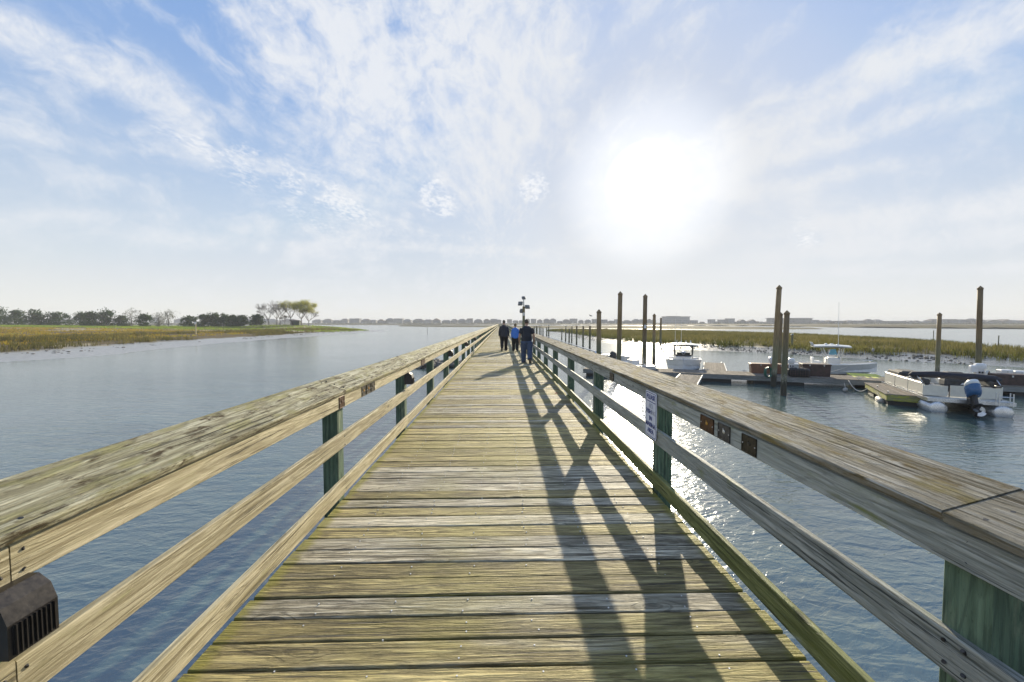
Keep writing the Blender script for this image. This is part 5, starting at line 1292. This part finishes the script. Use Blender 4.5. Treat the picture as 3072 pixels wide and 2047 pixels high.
def bush(px0, px1, pytop, Y, label, i, sparse=0):
    c = onland((px0+px1)/2, Y); w = D(px1, 970, Y).x-D(px0, 970, Y).x; h = D(0, pytop, Y).z-c.z
    root = thing('evergreen_tree', label, 'tree', c, 0, 'trees on the left bank')
    mb = MB(); tips = []
    mb.tube([(0, 0, -.3), (.1, 0, h*.3), (-.1, .1, h*.75)], [.28, .2, .06], 7)
    for k in range(9):
        a = random.uniform(0, 6.28); z_ = h*random.uniform(.15, .7); e = Vector((math.cos(a)*w*.38, math.sin(a)*w*.3, min(h*.93, z_+h*random.uniform(.1, .28)))); mb.tube([(0, 0, z_), tuple(e*.55+Vector((0, 0, z_*.45))), tuple(e)], [.10, .06, .02], 5); tips.append(e)
    mb.build('trunk', M['bark'], root)
    P = []; nc = int(26+w*2.6)
    for k in range(nc):
        u = random.uniform(-1, 1); v = random.random(); rad_ = (1-.8*max(0, v-.3)**1.2) if not sparse else (.45+.55*v)
        cc = (u*w*.44*rad_, random.uniform(-1, 1)*w*.3*rad_, h*(.04+.88*v)); s = h*random.uniform(.08, .14)
        s *= random.choice((.7, 1, 1, 1.3))
        for q_ in range(int(46*(1-sparse*.5))):
            g_ = np.clip(np.random.default_rng(hash((i, k, q_)) % 2**32).normal(0, .75, 3), -2.0, 2.0)
            P.append((cc[0]+g_[0]*s*1.35, cc[1]+g_[1]*s*1.35, max(.1, cc[2]+g_[2]*s*1.0)))
    for k in range(int(10+w)):        # ragged shoots above and beside the crown
        a = random.uniform(0, 6.28); u = random.uniform(-.5, .5); z_ = h*(1.02-1.5*u*u)*random.uniform(.75, 1.0); L = h*random.uniform(.08, .22)
        for q_ in range(9): P.append((u*w*1.0+math.cos(a)*L*q_/9*.8+random.gauss(0, .1), math.sin(a)*L*q_/12+random.gauss(0, .3), max(.1, z_-L*.2+L*q_/9*.8)))
    leaves(P, .62 if not sparse else .36, M['leaf_dark'] if not sparse else M['leaf_grey'], 'crown', root, (0, 0, 0))
zb1 = lambda a: a/2.353
BL = [(-60, 30, 168, 'dark evergreen cut by the photo edge, foremost of the bank trees', 0), (45, 190, 195, 'broad dark evergreen next to the one at the edge', 0), (185, 315, 190, 'round dark evergreen third along from the edge', 0), (315, 495, 204, 'widest dark evergreen on the left bank', 0), (538, 630, 208, 'dark evergreen with a pale leggy shrub below it', 0), (610, 705, 203, 'evergreen between the leggy-based one and the pointed one', 0), (700, 805, 190, 'pointed dark evergreen in mid bank', 0), (828, 905, 228, 'short dense evergreen just past the pointed one', 0), (868, 992, 180, 'sparse flat-topped tree taller than its neighbours', 1), (978, 1078, 220, 'low dark evergreen right after the sparse flat-topped tree', 0), (1088, 1162, 210, 'grey-green tree beside the thin upright one', 1), (1152, 1228, 190, 'thin upright grey-green tree above the picnic table', 1), (1280, 1400, 232, 'low evergreen above the white signpost', 0), (1398, 1492, 222, 'evergreen at the start of the dense thicket', 0), (1480, 1565, 213, 'tallest evergreen in the dense thicket', 0), (1550, 1622, 217, 'evergreen in the thicket just past its tallest', 0), (1615, 1682, 225, 'low rounded evergreen in the thicket', 0), (1672, 1752, 225, 'evergreen closing the thicket before the lone bush', 0), (1758, 1872, 220, 'lone bushy evergreen closest to the bare trees', 0)]
for i, (a, b_, y, l, sp) in enumerate(BL): bush(zb1(a), zb1(b_), 850+y/2.353, 196+random.uniform(-8, 8), l, i, sp)
def bare(px, pytop, Y, wpx, label, seed, fol=0, lean=0.0):
    rg = random.Random(seed); c = onland(px, Y); k = Y/1195; w = wpx*k; h = D(px, pytop, Y).z-c.z
    root = thing('bare_tree', label, 'tree', c, 0, 'trees on the left bank')
    trunk = MB(); br = MB(); tips = []
    def grow(p, d, L, r, dep):
        q_ = p+d*L*.5+Vector((rg.gauss(0, .05), rg.gauss(0, .05), 0))*L; e = q_+(d+Vector((rg.gauss(0, .12), rg.gauss(0, .12), .05))).normalized()*L*.5
        (trunk if dep == 0 else br).tube([p, q_, e], [max(r, .045), max(r*.85, .045), max(r*.68, .04)], 6 if dep < 2 else (4 if dep < 4 else 3), cap=False)
        if dep >= 3: tips.append(e); tips.append(q_)
        if dep >= 7: return
        n = 5 if dep == 0 else rg.choice((2, 2, 3, 3) if dep < 4 else (2, 2))
        for j in range(n):
            a = rg.uniform(0, 6.28) if dep else 6.28*j/n+rg.uniform(-.4, .4)
            sp = rg.uniform(.38, .8) if dep else rg.uniform(.4, .85)
            x = Vector((math.cos(a)*1.25, math.sin(a), 0)); nd_ = (d*math.cos(sp)+x*math.sin(sp)+Vector((lean*.12, 0, .12))).normalized()
            grow(e, nd_, L*rg.uniform(.62, .86) if dep else h*.24*rg.uniform(.8, 1.2), r*.62, dep+1)
    grow(Vector((0, 0, -.2)), Vector((lean*.15, 0, 1)).normalized(), h*.30, h*.024, 0)
    # fit the crown to the wind-clipped outline
    zs = max(v[2] for v in br.v); xs = max(abs(v[0]) for v in br.v)
    fz, fx = h/zs, min(2.4, w/2/xs*1.25)
    for q_ in (trunk, br): q_.v = [(x*(fx if z_ > h*.28/fz else 1), y*.9, z_*fz) for x, y, z_ in q_.v]
    trunk.build('trunk', M['bark'], root); br.build('branches', M['bark'], root, fix=False)
    if fol:
        P = []
        for e in tips:
            if e.z*fz < h*(.62 if fol > 1 else .72): continue
            for j in range(int(5*fol)): P.append((e.x*fx+rg.gauss(0, .6), e.y*.9+rg.gauss(0, .6), min(h*1.01, e.z*fz+rg.gauss(0, .4))))
        leaves(P, .26, M['leaf_y'], 'foliage', root, (0, 0, 0))
bare(807, 908, 200, 62, 'wide-spreading bare tree, outermost of the clump towards the bushes', 1, 0, -1.2)
bare(830, 903, 206, 36, 'slim bare tree squeezed second in the clump', 2, 0, -.3)
bare(840, 901, 200, 50, 'tall bare tree with a straight trunk in the middle of the clump', 3, 0, .2)
bare(855.5, 941, 198, 18, 'small bare sapling under the big bare trees', 4, 0, 0)
bare(876, 903, 201, 48, 'tree with thin yellow-green leaf tips beside the green shed', 5, .5, -.3)
bare(904.6, 900, 200, 66, 'tallest tree with yellow-green dome of leaves', 6, 1.1, .5)
bare(926, 922, 199, 48, 'low spreading tree nearest the water, few yellow leaves', 7, .5, .6)
# shed, picnic table, signpost
c = onland(889, 203); sh = thing('shed', 'small dark green shed under the bare trees', 'shed', c, .1)
M['shed'] = plain('green_boards', (.035, .065, .04), .7, var=.25, scale=2)
MB().box((0, 0, 1.0), (4.2, 3, 2.2)).build('wall', M['shed'], sh); MB().sect((-2.35, 0, 0), (2.35, 0, 0), [(-1.8, 2.104), (1.8, 2.104), (1.8, 2.2), (-1.8, 2.55)], (0, 1, 0), (0, 0, 1)).build('roof', M['roof_a'], sh); MB().box((-1.2, -1.52, .9), (1.1, .06, 1.8), axis=2).build('door', M['black'], sh)
c = onland(510, 121); pt_ = thing('picnic_table', 'pale wooden picnic table standing on the marsh flat', 'table', c, .05)
MB().box((0, 0, .78), (3.3, .9, .08)).build('tabletop', M['rail'], pt_)
for y in (-.75, .75): MB().box((0, y, .46), (3.3, .3, .06)).build('bench', M['rail'], pt_)
for x in (-1.4, -.5, .5, 1.4):
    mb = MB(); mb.bar((x, -.7, -.1), (x, -.2, .74), .10, .08); mb.bar((x, .7, -.1), (x, .2, .74), .10, .08); mb.bar((x, -.85, .42), (x, .85, .42), .06, .1); mb.build('leg', M['rail'], pt_)
c = onland(588, 100); sp_ = thing('signpost', 'white notice board on a tan post in the orange marsh grass', 'sign', c)
ht = D(588, 968, 100).z-c.z
MB().box((0, 0, ht/2-.1), (.16, .16, ht+.2), axis=2).build('post', M['rail'], sp_); MB().box((0, -.10, ht-.15), (.5, .03, .62)).build('sign_panel', M['white'], sp_); MB().box((0, -.118, ht-.05), (.34, .006, .12)).build('notice', M['gel_grey'], sp_)
q_ = G(2618, 1063, .3); o = fender((q_.x, q_.y, .55), (q_.x+.05, q_.y, .95), .13, 'small yellow float caught in the marsh bank grass', 'float')
M['yellow'] = plain('yellow_float', (.55, .55, .05), .6)
bpy.data.objects[[x.name for x in bpy.data.objects if x.name.startswith('float') and x.type == 'EMPTY'][-1]].children[0].data.materials[0] = M['yellow']
# ---------------------------------------------------------------- air
m = bpy.data.materials.new('haze'); m.use_nodes = True; t = NT(m.node_tree); t.n.clear()
o_ = t.new('ShaderNodeOutputMaterial'); v_ = t.new('ShaderNodeVolumePrincipled'); v_.inputs['Color'].default_value = (.90, .92, .95, 1); v_.inputs['Density'].default_value = HAZE; v_.inputs['Anisotropy'].default_value = 0
t.l.new(v_.outputs[0], o_.inputs['Volume'])
hz_ = MB().box((0, 900, 10), (4600, 4700, 27)).build('haze', m); tag(hz_, kind='stuff')
